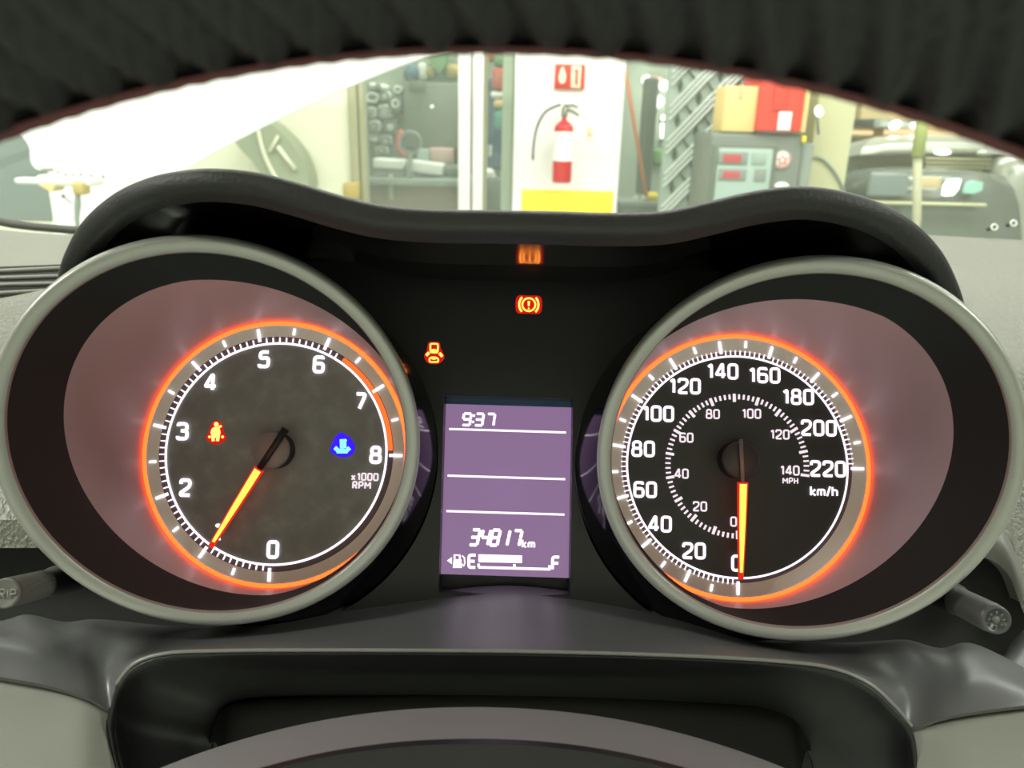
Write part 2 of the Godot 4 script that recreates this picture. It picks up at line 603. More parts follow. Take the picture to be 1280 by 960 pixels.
	if left:
		b = mb(t)
		annulus(b, P, 0.0454, 0.0472, 0.0002, 0.0002, -PI / 2 - each * 6.32, -PI / 2 - each * 7.93, 60)
		part(t, "redline_arc", b, M.glow_redline, "orange band before the end of the scale")
	# numerals
	var nums: Array
	if left: nums = [["0", 341, 687], ["2", 231.5, 609.5], ["3", 228, 539], ["4", 263, 478], ["5", 330, 449], ["6", 398.5, 455.5], ["7", 451, 501.5], ["8", 469.5, 568.5]]
	else: nums = [["0", 921, 704], ["20", 867.5, 688.5], ["40", 825, 655], ["60", 806.5, 612], ["80", 804, 561], ["100", 822, 517], ["120", 855.5, 482.5], ["140", 902.5, 464], ["160", 955, 469], ["180", 997, 496], ["200", 1023.5, 535], ["220", 1035, 586]]
	for e in nums:
		b = mb(t)
		if left: strokes(b, e[0], hit.call(e[1], e[2], 0.0), Vector3.RIGHT, v, 0.0060, 0.00145)
		else: strokes(b, e[0], hit.call(e[1], e[2], 0.0), Vector3.RIGHT, v, 0.00555, 0.00118, 0.31)
		part(t, "numeral", b, M.glow_white)
	if left:
		b = mb(t); strokes(b, "x1000", hit.call(456, 596, 0.0), Vector3.RIGHT, v, 0.0026, 0.00065, 0.34)
		part(t, "lettering", b, M.glow_small)
		b = mb(t); strokes(b, "RPM", hit.call(452, 606.5, 0.0), Vector3.RIGHT, v, 0.0026, 0.00065, 0.34)
		part(t, "lettering", b, M.glow_small)
		b = mb(t); b.ball(hit.call(272.5, 657, -0.0003), Vector3(0.0011, 0.0008, 0.0003))   # the lit numeral 1 that shows beside the needle
		b.ball(hit.call(274.5, 674, -0.0003), Vector3(0.0004, 0.0005, 0.0003))
		part(t, "numeral", b, M.glow_white)
	else:
		for e in [["0", 917, 652], ["20", 875, 633], ["40", 852, 592], ["60", 858, 547], ["80", 891, 517.5], ["100", 939, 517], ["120", 974.5, 543], ["140", 987, 588]]:
			b = mb(t); strokes(b, e[0], hit.call(e[1], e[2], 0.0), Vector3.RIGHT, v, 0.0034, 0.0007, 0.30)
			part(t, "small_numeral", b, M.glow_small)
		b = mb(t); strokes(b, "MPH", hit.call(988, 601, 0.0), Vector3.RIGHT, v, 0.0022, 0.0005, 0.34)
		part(t, "lettering", b, M.glow_small)
		b = mb(t); strokes(b, "km/h", hit.call(1030, 614, 0.0), Vector3.RIGHT, v, 0.0035, 0.0008, 0.28)
		part(t, "lettering", b, M.glow_white)
		b = mb(t)
		for mph in range(0, 141, 2):
			var a = -PI / 2 - deg_to_rad(mph * 1.60934 * 270.0 / 220.0)
			if mph % 10 == 0: bar2(b, P, a, 0.0260, 0.0293, 0.0011, -0.0007, 0.0)
			else: bar2(b, P, a, 0.0271, 0.0291, 0.0007, -0.0007, 0.0)
		fine = part(t, "minor_tick_marks", b, M.glow_small, "inner ring of small marks")
		fine.set_meta("kind", "stuff")
	# hub and needle
	var hc = hit.call(338 if left else 927, 562.5 if left else 575, 0.0080)
	b = mb(t)
	b.lathe(hc, n, [[0.0, 0.0], [0.0066, 0.0], [0.0074, -0.0006], [0.0074, -0.0012]], 40)
	part(t, "hub", b, M.hub if left else M.dial_dark)
	b = mb(t)
	b.lathe(hc, n, [[0.0074, -0.0012], [0.0074, -0.0087]], 40)
	part(t, "hub_side", b, M.hub_side)
	var ends = [hit.call(357, 536, 0.0092), hit.call(324, 586, 0.0092), hit.call(263, 684, 0.0070)] if left else [hit.call(926, 549, 0.0092), hit.call(928.5, 603, 0.0092), hit.call(926, 724, 0.0070)]
	var dir = (ends[2] - ends[0]).normalized()
	var nd = mb(t)
	nd.tube([ends[0], ends[0].lerp(ends[1], 0.5), ends[1]], 0.0011, 10, n, 0.6, false, [0.0016, 0.0013, 0.0013] if left else [0.0008, 0.0008, 0.0008])
	var ne = part(t, "needle", nd, M.hub_side if left else M.hub, "dark needle with a lit orange pointer")
	ne.set_meta("base", cd)
	nd = mb(t)
	nd.tube([ends[1], ends[1].lerp(ends[2], 0.5), ends[2]], 0.001, 10, n, 0.5, false, [0.0022, 0.0018, 0.0011])
	part(ne, "pointer_side", nd, M.glow_needle_side)
	nd = mb(t)
	nd.tube([ends[1] + dir * 0.0006 + n * 0.0007, ends[1].lerp(ends[2], 0.5) + n * 0.0007, ends[1].lerp(ends[2], 0.93) + n * 0.0006], 0.001, 8, n, 0.35, false, [0.0015, 0.0011, 0.0006])
	part(ne, "pointer", nd, M.glow_needle)
	lamp_light(CAM + CB * (cd + n * 0.014), Color(1.0, 0.30, 0.12), 0.00003)
	if not left: return
	# tell-tales in the dial
	var T = func(px, py): return hit.call(px, py, -0.0004)
	b = mb(t)
	var s = 0.000324
	b.ball(T.call(270.3, 530.5), Vector3(3, 3, 0.8) * s)
	b.ball(T.call(269.5, 540.5), Vector3(6.2, 7.0, 0.8) * s)
	b.tube([T.call(266, 544), T.call(266.5, 551.5)], 2.0 * s, 8, n, 0.5)
	b.tube([T.call(273, 544), T.call(271.8, 551.5)], 2.0 * s, 8, n, 0.5)
	b.tube([T.call(273, 534.5), T.call(276.6, 532.3)], 1.5 * s, 8, n, 0.5)
	b.tube([T.call(260.8, 546.8), T.call(263, 545.4)], 1.6 * s, 8, n, 0.5)
	b.tube([T.call(279.3, 546.8), T.call(277, 545.4)], 1.6 * s, 8, n, 0.5)
	var belt = part(t, "seatbelt_light", b, M.glow_seatbelt, "lit orange seat belt symbol")
	belt.set_meta("base", cd)
	b = mb(t)
	var bp := []
	for e in curve([Vector2(270, 525.5), Vector2(278, 530), Vector2(279, 539), Vector2(283, 548), Vector2(274, 555), Vector2(266, 555), Vector2(257.5, 548), Vector2(261.5, 538), Vector2(264, 530)], 40, true): bp.append(hit.call(e.x, e.y, -0.0006))
	b.prism(bp, n * -0.0003)
	part(belt, "halo", b, M.glow_red_halo, "deep red glow painted around the symbol")
	b = mb(t)
	b.tube([T.call(428.6, 549), T.call(429, 560)], 4.0 * s, 10, n, 0.3)
	b.tube([T.call(432, 551), T.call(433, 551.5)], 1.7 * s, 10, n, 0.5)
	b.tube([T.call(418.5, 559.5), T.call(423, 563.5), T.call(428, 563.0), T.call(433, 563.5), T.call(437, 559.8)], 2.6 * s, 10, n, 0.4)
	b.tube([T.call(421, 565), T.call(434.5, 565)], 1.6 * s, 10, n, 0.5)
	var cool = part(t, "coolant_light", b, M.glow_blue, "lit blue coolant temperature symbol")
	cool.set_meta("base", cd)
	b = mb(t)
	var hp := []
	for e in curve([Vector2(428, 541), Vector2(440, 550), Vector2(444, 561), Vector2(437, 570), Vector2(424, 571), Vector2(413, 564), Vector2(415, 555), Vector2(420, 545)], 40, true): hp.append(hit.call(e.x, e.y, -0.0006))
	b.prism(hp, n * -0.0003)
	part(cool, "halo", b, M.glow_blue_halo, "deep blue glow painted around the symbol")

# ------------------------------------------------------------------ seven-segment figures of the display
const SEGS := {"9": "abcdfg", "3": "abcdg", "7": "abc", "4": "bcfg", "8": "abcdefg", "1": "bc", "0": "abcdef"}
func seg_digit(b: MB, ch: String, P: Callable, x: float, y: float, w: float, h: float, th: float, slant: float):
	var at = {"a": [[0, 1], [1, 1]], "b": [[1, 1], [1, 0.5]], "c": [[1, 0.5], [1, 0]], "d": [[0, 0], [1, 0]], "e": [[0, 0.5], [0, 0]], "f": [[0, 1], [0, 0.5]], "g": [[0, 0.5], [1, 0.5]]}
	for s in SEGS[ch]:
		var e = at[s]
		var a := Vector2(x + e[0][0] * w + slant * (e[0][1] - 0.5) * h, y + e[0][1] * h)
		var c := Vector2(x + e[1][0] * w + slant * (e[1][1] - 0.5) * h, y + e[1][1] * h)
		var d = (c - a).normalized()
		a += d * th * 0.2; c -= d * th * 0.2
		var o = Vector2(-d.y, d.x) * th / 2
		var pts := []
		for p in [a + o, a + d * -th * 0.25, a - o, c - o, c + d * th * 0.25, c + o]: pts.append(P.call(p.x, p.y, 0.0003))
		b.prism(pts, P.call(0, 0, -0.0001) - P.call(0, 0, 0.0003))

func display() -> void:
	var c = q(633, 613, 0.309)
	var rx = deg_to_rad(-5.5)
	var v = Vector3(0, cos(rx), sin(rx))
	var n = Vector3.RIGHT.cross(v)
	var t = thing("information_display", "upright mauve display panel between the two gauges showing clock, distance and fuel", "display", c)
	var P = func(x, y, h): return c + Vector3.RIGHT * x + v * y + n * h
	var L = func(px, py):   # display coordinates of a spot seen on it
		var dir = q(px, py, 1.0)
		var p = dir * (c.dot(n) / dir.dot(n)) - c
		return Vector2(p.x, p.dot(v))
	var b = mb(t)
	var poly := []
	for e in [[557.5, 505], [714.5, 509.5], [711, 722.5], [551, 717.5]]: 
		var l = L.call(e[0], e[1])
		poly.append(P.call(l.x, l.y, 0))
	b.prism(poly, n * -0.003)
	part(t, "screen", b, M.lcd, "backlit mauve screen")
	b = mb(t)
	poly = []
	for e in [[556, 494], [716, 499], [714.5, 509.2], [557.5, 504.7]]:
		var l = L.call(e[0], e[1])
		poly.append(P.call(l.x, l.y, 0.0002))
	b.prism(poly, n * -0.003)
	part(t, "screen_edge", b, M.lcd_edge, "dark blue strip above the screen")
	for e in [[561.5, 536.2, 707.5, 540.6], [559.5, 594.5, 706.5, 599], [558, 638.8, 705.5, 643.2]]:
		var a = L.call(e[0], e[1]); var d = L.call(e[2], e[3])
		b = mb(t)
		b.tube([P.call(a.x, a.y, 0.0002), P.call(d.x, d.y, 0.0002)], 0.00042, 8, n, 0.4)
		part(t, "divider_line", b, M.lcd_ink)
	var px = 0.309 / F
	for e in [["9", 578.8, 531.3], ["3", 594.4, 531.6], ["7", 608.5, 531.8]]:
		var l = L.call(e[1], e[2])
		b = mb(t)
		seg_digit(b, e[0], P, l.x, l.y, 9.2 * px, 14.6 * px, 3.3 * px, 0.12)
		part(t, "clock_digit", b, M.lcd_ink)
	b = mb(t)
	for e in [[592.4, 519.6], [591.4, 527.4]]:
		var l = L.call(e[0], e[1])
		b.ball(P.call(l.x, l.y, 0.0001), Vector3(1.7, 1.7, 0.6) * px)
	part(t, "clock_colon", b, M.lcd_ink)
	for e in [["3", 588.6, 681.0], ["4", 601.8, 681.2], ["8", 613.8, 681.4], ["1", 626.0, 681.6], ["7", 641.0, 682]]:
		var l = L.call(e[1], e[2])
		b = mb(t)
		seg_digit(b, e[0], P, l.x, l.y, 9.4 * px, 18.6 * px, 4.0 * px, 0.20)
		part(t, "odometer_digit", b, M.lcd_ink)
	var at = L.call(660.5, 679.5)
	b = mb(t); strokes(b, "km", P.call(at.x, at.y, 0.0001), Vector3.RIGHT, v, 9.0 * px, 2.4 * px, 0.34)
	part(t, "lettering", b, M.lcd_ink)
	for e in [["E", 590.2, 701.5], ["F", 694.8, 704.0]]:
		at = L.call(e[1], e[2])
		b = mb(t); strokes(b, e[0], P.call(at.x, at.y, 0.0001), Vector3.RIGHT, v, 15.0 * px, 3.7 * px, 0.3)
		part(t, "lettering", b, M.lcd_ink)
	b = mb(t)   # fuel bar and its scale
	poly = []
	for e in [[598, 692.8], [652.5, 694.3], [652.5, 703.6], [598, 702.6]]:
		var l = L.call(e[0], e[1]); poly.append(P.call(l.x, l.y, 0.0003))
	b.prism(poly, n * -0.0004)
	part(t, "fuel_bar", b, M.lcd_ink)
	b = mb(t)
	for e in [[598, 709, 688, 711.5], [598.3, 704.5, 598.3, 709], [643, 705, 643, 710], [687, 706.5, 686.6, 711.3]]:
		var a = L.call(e[0], e[1]); var d = L.call(e[2], e[3])
		b.tube([P.call(a.x, a.y, 0.0002), P.call(d.x, d.y, 0.0002)], 1.6 * px, 8, n, 0.3)
	part(t, "fuel_scale", b, M.lcd_ink)
	b = mb(t)   # pump: body with a window, hose, and the arrow for the filler side
	for e in [[[567, 693], [575.5, 693], [575.5, 694.8], [567, 694.8]], [[567, 699], [577, 699], [577.5, 709.8], [566, 709.8]], [[567, 694.8], [569.3, 694.8], [569.3, 699], [567, 699]], [[573.6, 694.8], [576, 694.8], [576, 699], [573.6, 699]], [[558.8, 700.6], [565, 696.2], [565, 705.2]]]:
		poly = []
		for k in e:
			var l = L.call(k[0], k[1]); poly.append(P.call(l.x, l.y, 0.0003))
		b.prism(poly, n * -0.0004)
	var hose := []
	for e in [[577.5, 694.5], [580.5, 697], [581, 704], [579.6, 707.5], [577.8, 705]]:
		var l = L.call(e[0], e[1]); hose.append(P.call(l.x, l.y, 0.0002))
	b.tube(hose, 0.9 * px, 6, n, 0.4)
	part(t, "fuel_pump_symbol", b, M.lcd_ink)
	display_light(c, n)

func display_light(c: Vector3, n: Vector3) -> void:
	lamp_light(CAM + CB * (c + n * 0.02), Color(0.85, 0.66, 1.0), 0.00003)

func warning_panel() -> void:
	var c = q(640, 560, 0.302)
	var rx = deg_to_rad(-5.5)
	var v = Vector3(0, cos(rx), sin(rx))
	var n = Vector3.RIGHT.cross(v)
	var t = thing("warning_panel", "black centre panel between the gauges carrying red brake and open door symbols", "panel", c)
	var hit = func(px, py, h):
		var dir = q(px, py, 1.0)
		return dir * ((c + n * h).dot(n) / dir.dot(n))
	var b = mb(t)
	var S = func(x, y): return Vector3(x, y, c.z - (y - c.y) * n.y / n.z)   # a spot of the panel
	var H := []
	for e in [[555, 494], [716.5, 499.5], [712.5, 746], [548, 740]]: H.append(hit.call(e[0], e[1], 0))
	var side = func(y, sg):     # its edge follows the round gauge
		var cx = -0.0949 if sg < 0 else 0.0921
		var cy = -0.0301 if sg < 0 else -0.0309
		return cx - sg * sqrt(maxf(0.0667 * 0.0667 - (y - cy) * (y - cy), 0.0001))
	var strip = func(y0, y1, k, l, r):
		var rows := []
		for i in k + 1:
			var y = lerpf(y0, y1, i / float(k))
			var xl = l.call(y); var xr = r.call(y)
			var rw := []
			for j in 9: rw.append(S.call(lerpf(xl, xr, j / 8.0), y))
			rows.append(rw)
		b.grid(rows)
	var xl = func(y): return side.call(y, -1.0)
	var xr = func(y): return side.call(y, 1.0)
	var hl = func(y): return lerpf(H[0].x, H[3].x, clampf((y - H[0].y) / (H[3].y - H[0].y), 0, 1))
	var hr = func(y): return lerpf(H[1].x, H[2].x, clampf((y - H[1].y) / (H[2].y - H[1].y), 0, 1))
	var yt = (H[0].y + H[1].y) / 2
	var yb = (H[2].y + H[3].y) / 2
	strip.call(0.0475, yt, 24, xl, xr)
	strip.call(yt, yb, 24, xl, hl)
	strip.call(yt, yb, 24, hr, xr)
	strip.call(yb, -0.092, 6, xl, xr)
	b.flat()
	var deep := []
	var corner := [S.call(hl.call(yt), yt), S.call(hr.call(yt), yt), S.call(hr.call(yb), yb), S.call(hl.call(yb), yb)]
	for k in 4:
		var l = (k + 1) % 4
		b.quad(corner[k], corner[l], corner[l] - n * 0.012, corner[k] - n * 0.012)
		deep.append(corner[k] - n * 0.012)
	b.quad(deep[3], deep[2], deep[1], deep[0])
	part(t, "panel", b, M.panel_black, "black panel with an opening for the display")
	var s = 0.302 / F
	# brake: a ring with an exclamation mark between two arcs
	b = mb(t)
	var o = hit.call(661, 380.8, 0.0)
	var circ := []
	for k in 32: circ.append(o + (Vector3.RIGHT * cos(TAU * k / 32) + v * sin(TAU * k / 32)) * 8.3 * s)
	b.tube(circ, 1.35 * s, 8, n, 0.5, true)
	for sg in [-1, 1]:
		var arc := []
		for k in 13:
			var a = lerpf(-0.80, 0.80, k / 12.0)
			arc.append(o + (Vector3.RIGHT * cos(a) * sg * 12.3 + v * sin(a) * 13.0) * s)
		b.tube(arc, 1.5 * s, 8, n, 0.5)
	b.tube([o + v * 4.6 * s, o - v * 2.0 * s], 1.5 * s, 8, n, 0.5, false, [1.8 * s, 1.3 * s])
	b.ball(o - v * 5.0 * s, Vector3(1.2, 1.2, 0.6) * s)
	var lamp = part(t, "brake_light", b, M.glow_warning, "lit red brake symbol")
	lamp.set_meta("base", c)
	b = mb(t)
	var hp := []
	for e in curve([Vector2(0, 11.5), Vector2(14, 11), Vector2(17, 0), Vector2(14, -11), Vector2(0, -11.5), Vector2(-14, -11), Vector2(-17, 0), Vector2(-14, 11)], 40, true): hp.append(o + (Vector3.RIGHT * e.x + v * e.y) * s + n * 0.00005)
	b.prism(hp, n * -0.0004)
	part(lamp, "halo", b, M.glow_red_halo, "deep red glow painted around the symbol")
	# open doors: a car seen from above
	b = mb(t)
	o = hit.call(543.5, 441.5, 0.0)
	var D = func(x, y): return o + (Vector3.RIGHT * (x - 1.0 - 0.02 * y) + v * y) * s
	var fil = func(list): 
		var out := []
		for p in fillet(list, 2.4, true): out.append(D.call(p.x, p.y))
		return out
	b.tube(fil.call([Vector2(-4.6, 0.8), Vector2(4.8, 0.8), Vector2(5.0, 12), Vector2(-4.8, 12)]), 1.25 * s, 8, n, 0.5, true)
	b.ball(D.call(0, 2.8), Vector3(4.2, 2.6, 0.7) * s)
	b.tube([D.call(-6.2, 0.8), D.call(-9.8, -3.4)], 2.0 * s, 8, n, 0.5)
	b.tube([D.call(6.8, 0.4), D.call(10.6, -4.2)], 2.0 * s, 8, n, 0.5)
	b.tube(fil.call([Vector2(-5.6, -11.2), Vector2(5.4, -11.2), Vector2(5.6, -7), Vector2(2.5, -5.4), Vector2(-3, -5.4), Vector2(-5.8, -7)]), 1.25 * s, 8, n, 0.5, true)
	b.ball(D.call(-0.2, -6.4), Vector3(3.8, 2.2, 0.7) * s)
	lamp = part(t, "door_light", b, M.glow_warning, "lit red open door symbol")
	lamp.set_meta("base", c)
	b = mb(t)
	hp = []
	for e in curve([Vector2(0, 14.5), Vector2(7, 13.5), Vector2(8.5, 5), Vector2(13.5, -4.5), Vector2(7.5, -12.5), Vector2(0, -14), Vector2(-7.5, -12.5), Vector2(-12.5, -4.5), Vector2(-8.5, 5), Vector2(-7, 13.5)], 40, true): hp.append(D.call(e.x, e.y) + n * 0.00005)
	b.prism(hp, n * -0.0004)
	part(lamp, "halo", b, M.glow_red_halo, "deep red glow painted around the symbol")

# ------------------------------------------------------------------ the cockpit round the gauges
func hood() -> void:
	var crest = [[58, 420, .262], [66, 362, .258], [76, 320, .250], [100, 276, .243], [140, 240, .237], [185, 219, .232], [228, 210, .229], [270, 207.5, .227], [325, 213, .226], [380, 227, .225], [430, 242, .225], [480, 253.5, .225], [540, 258.5, .225], [610, 259.5, .225], [690, 261, .225], [770, 263, .225], [830, 260.5, .225], [880, 250, .225], [930, 238, .226], [975, 231, .227], [1015, 230, .228], [1060, 237, .230], [1105, 252, .233], [1145, 276, .238], [1178, 310, .244], [1199, 350, .251], [1211, 392, .258], [1215, 450, .262]]
	var t = thing("instrument_hood", "black grained hood arching over both gauges with two humps", "hood", q(640, 262, .24))
	var c2 := []
	for e in crest: c2.append(Vector3(e[0], e[1], e[2]))
	var fine = curve(c2, 140)
	var rows := [[], [], [], [], [], [], []]
	var ceil := [[], [], []]
	for k in fine.size():
		var a = fine[maxi(k - 1, 0)]; var b2 = fine[mini(k + 1, fine.size() - 1)]
		var tg = Vector2(b2.x - a.x, b2.y - a.y).normalized()
		var inn = Vector2(-tg.y, tg.x)          # towards the gauges
		var p: Vector3 = fine[k]
		var at = func(off, dz): return q(p.x + inn.x * off, p.y + inn.y * off, p.z + dz)
		var c0 = at.call(0, 0)
		var out = -(at.call(20, 0) - c0).normalized()
		rows[0].append(c0 + Vector3(0, 0, -0.100) - out * 0.003)
		rows[1].append(c0 + Vector3(0, 0, -0.030) - out * 0.001)
		rows[2].append(c0 + Vector3(0, 0, -0.010) - out * 0.0004)
		rows[3].append(at.call(3, -0.002))
		rows[4].append(at.call(14, -0.0045))
		rows[5].append(at.call(30, -0.0035))
		rows[6].append(at.call(45, 0.002))
		ceil[0].append(at.call(45, 0.002))
		ceil[1].append(at.call(45, 0.002) + Vector3(0, 0, -0.035))
		ceil[2].append(at.call(45, 0.002) + Vector3(0, 0, -0.100))
	var b = mb(t)
	var cols := []
	for j in 140:
		var col := []
		for r in rows: col.append(r[j])
		cols.append(curve(col, 19))
	b.grid(cols)
	part(t, "hood_shell", b, M.vinyl, "soft grained hood lip")
	b = mb(t)
	ceil.append([]); ceil.append([])
	for j in 140:   # the lining has a thickness that reaches up to the shell
		ceil[3].append(rows[0][j] + Vector3(0, 0.0, 0.0))
		ceil[4].append(rows[0][j])
	ceil.pop_back()
	b.grid(ceil)
	var wall := [[], []]      # closed at the back, behind the gauges
	for j in 140:
		wall[0].append(ceil[2][j])
		wall[1].append(Vector3(ceil[2][j].x, -0.105, ceil[2][j].z))
	b.smooth(2)
	b.grid(wall)
	part(t, "hood_lining", b, M.lining_black, "smooth black lining under the hood")

const EDGE := [[-40, 838, .240], [0, 846, .240], [60, 857, .240], [108, 872, .241], [137, 885, .243], [146, 856, .244], [168, 831, .245], [205, 818.5, .245], [265, 815, .245], [400, 814, .245], [640, 815.5, .245], [850, 821, .245], [985, 829, .245], [1045, 838, .245], [1088, 857, .244], [1119, 885, .243], [1139, 909, .242], [1180, 897, .240], [1230, 888, .240], [1330, 876, .240]]

func surround() -> void:
	var t = thing("cluster_surround", "dark satin trim ledge running below both gauges across the dashboard", "trim", q(640, 790, .26))
	var back = [[-60, 778, .290], [0, 776, .290], [35, 768, .292], [80, 777, .294], [115, 774, .296], [150, 776, .298], [185, 780, .300], [225, 783, .300], [275, 783, .300], [440, 757, .302], [640, 732, .304], [838, 766, .303], [945, 800, .301], [1000, 803, .300], [1060, 803, .299], [1100, 801, .297], [1135, 800, .294], [1175, 810, .290], [1222, 806, .288], [1330, 862, .284]]
	var mid = [[-60, 786, .268], [0, 786, .268], [38, 783, .268], [78, 788, .270], [112, 787, .272], [150, 790, .274], [190, 793, .275], [240, 795, .275], [330, 792, .274], [465, 782, .273], [640, 778, .272], [833, 788, .273], [935, 806, .275], [1003, 814, .275], [1060, 813, .274], [1103, 810, .272], [1140, 809, .268], [1180, 817, .266], [1225, 816, .266], [1330, 866, .262]]
	var ridge = [[-50, 790, .249], [0, 800, .249], [50, 811, .249], [95, 824, .250], [126, 838, .251], [143, 836, .251], [165, 822, .250], [205, 812.5, .249], [265, 810.5, .249], [400, 809.5, .249], [640, 810, .249], [850, 815.5, .249], [985, 824, .249], [1045, 831, .249], [1088, 843, .250], [1119, 858, .251], [1145, 864, .251], [1186, 856, .249], [1235, 848, .249], [1330, 870, .247]]
	var b = mb(t)
	var rows = smooth_rows([row(back), row(mid), row(ridge), row(EDGE)], 22, 160)
	b.shell(rows, Vector3(0, -0.0015, -0.001))
	part(t, "ledge", b, M.shelf)
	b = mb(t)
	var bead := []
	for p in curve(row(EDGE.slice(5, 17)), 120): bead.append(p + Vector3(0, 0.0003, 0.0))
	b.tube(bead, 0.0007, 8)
	part(t, "edge_highlight", b, M.bead, "bead along the front edge, paler to paint in the highlight")

func opening() -> void:
	var t = thing("column_opening", "black recess in the dashboard below the ledge where the steering column passes", "recess", q(640, 880, .27))
	var e0 = [[150, 985, .246], [138, 935, .245], [134, 905, .244], [137, 886, .2435], [146, 857, .2445], [168, 832, .2455], [205, 819.5, .2455], [265, 816, .2455], [400, 815, .2455], [640, 816.5, .2455], [850, 822, .2455], [985, 830, .2455], [1045, 839, .2455], [1088, 858, .2445], [1119, 886, .2435], [1139, 910, .2425], [1147, 940, .243], [1150, 985, .245]]
	var e1 := []
	var e2 := []
	var e3 := []
	for e in e0:
		var dx = clampf((640.0 - e[0]) / 500.0, -1, 1)
		var dy = clampf((990.0 - e[1]) / 170.0, 0, 1)
		e1.append([e[0] + dx * 6, e[1] + dy * 5, e[2] - .001])
		e2.append([e[0] + dx * 34, e[1] + dy * 26, e[2] + .014])
		e3.append([e[0] + dx * 130, e[1] + dy * 62, e[2] + .042])
	var b = mb(t)
	b.shell(smooth_rows([row(e0), row(e1), row(e2), row(e3)], 14, 120), Vector3(0, 0, -0.002))
	part(t, "recess_wall", b, M.black_plastic, "black curved wall of the recess")
	b = mb(t)
	var i0 := []; var i1 := []; var i2 := []
	for e in [[262, 930], [272, 895], [300, 882], [400, 876], [640, 872], [850, 879], [980, 890], [1006, 903], [1016, 940]]:
		i0.append([e[0], e[1], .284])
		i1.append([lerpf(e[0], 640, .03), e[1] + 7, .279])
		i2.append([lerpf(e[0], 640, .06), 1040, .270])
	b.shell(smooth_rows([row(i0), row(i1), row(i2)], 8, 60), Vector3(0, 0, -0.003))
	var lid := mb(t)
	lid.shell([row([[60, 850, .292], [640, 850, .292], [1230, 850, .292]]), row([[60, 1200, .292], [640, 1200, .292], [1230, 1200, .292]])], Vector3(0, 0, -0.003))
	part(t, "recess_back", lid, M.black_plastic, "black back of the recess")
	part(t, "inner_panel", b, M.black_plastic, "dark inner panel of the recess")

func shroud() -> void:
	var t = thing("steering_column_cover", "domed grey steering column cover at the bottom below the recess", "cover", q(600, 940, .21))
	var r0 := []; var r1 := []; var r2 := []; var r3 := []; var r4 := []
	for k in 25:
		var f = k / 24.0
		var x = lerpf(195, 1055, f)
		var arch = pow(absf(f - 0.46) * 2.0, 2.1)
		var y = 884.0 + 95.0 * arch
		r0.append([lerpf(x, 600, .04), y + 12, .262])
		r1.append([x, y, .236])
		r2.append([lerpf(x, 590, -.02), y + 8, .226])
		r3.append([lerpf(x, 590, -.10), 930.0 + 120.0 * arch, .198])
		r4.append([lerpf(x, 590, -.10), 1120.0 + 60 * arch, .192])
	var b = mb(t)
	b.shell(smooth_rows([row(r0), row(r1), row(r2), row(r3)], 14, 80), Vector3(0, -0.003, 0))
	part(t, "cover_top", b, M.shroud, "grey upper face")
	b = mb(t)
	b.shell(smooth_rows([row(r3), row(r4)], 2, 80), Vector3(0, 0, -0.003))
	part(t, "cover_front", b, M.black_plastic, "front face, darker with its shade painted in")  # front coloured darker than the lit top, its shade painted in

func wheel() -> void:
	var c = Vector3(0.0003, -0.1400, -0.095)
	var t = thing("steering_wheel", "black leather-covered steering wheel rim arching across the top of the view", "steering wheel", c)
	var R := 0.2005
	var r := 0.0182
	var b = mb(t)
	var rows := []
	var nu := 1200
	var nv := 36
	for i in nu:
		var u = TAU * i / nu
		var o = Vector3(cos(u), sin(u), 0)
		var row_ := []
		for j in nv:
			var w = TAU * j / nv
			var g = sin(u * 165.0 + w * 7.0)
			var rr = r + 0.0026 * (smoothstep(-0.8, 0.6, g) - 0.6) + 0.0003 * sin(u * 61.0 + w * 3.0)
			if w > PI + 0.0 and w < PI + 0.80: rr = r - 0.0002
			row_.append(c + o * (R + rr * cos(w)) + Vector3(0, 0, rr * 0.9 * sin(w)))
		rows.append(row_)
	b.grid(rows, true, true)
	part(t, "grip_cover", b, M.wheel_leather, "black cover with slanting ribs")
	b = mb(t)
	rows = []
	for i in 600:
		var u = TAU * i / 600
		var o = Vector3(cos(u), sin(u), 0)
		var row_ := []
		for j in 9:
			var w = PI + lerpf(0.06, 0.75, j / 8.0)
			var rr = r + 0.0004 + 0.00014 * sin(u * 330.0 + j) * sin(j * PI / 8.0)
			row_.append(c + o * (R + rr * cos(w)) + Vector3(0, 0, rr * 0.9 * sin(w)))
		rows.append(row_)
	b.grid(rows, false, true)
	part(t, "inner_fringe", b, M.wheel_fringe, "maroon strip along the inside of the rim, a painted flare fringe")

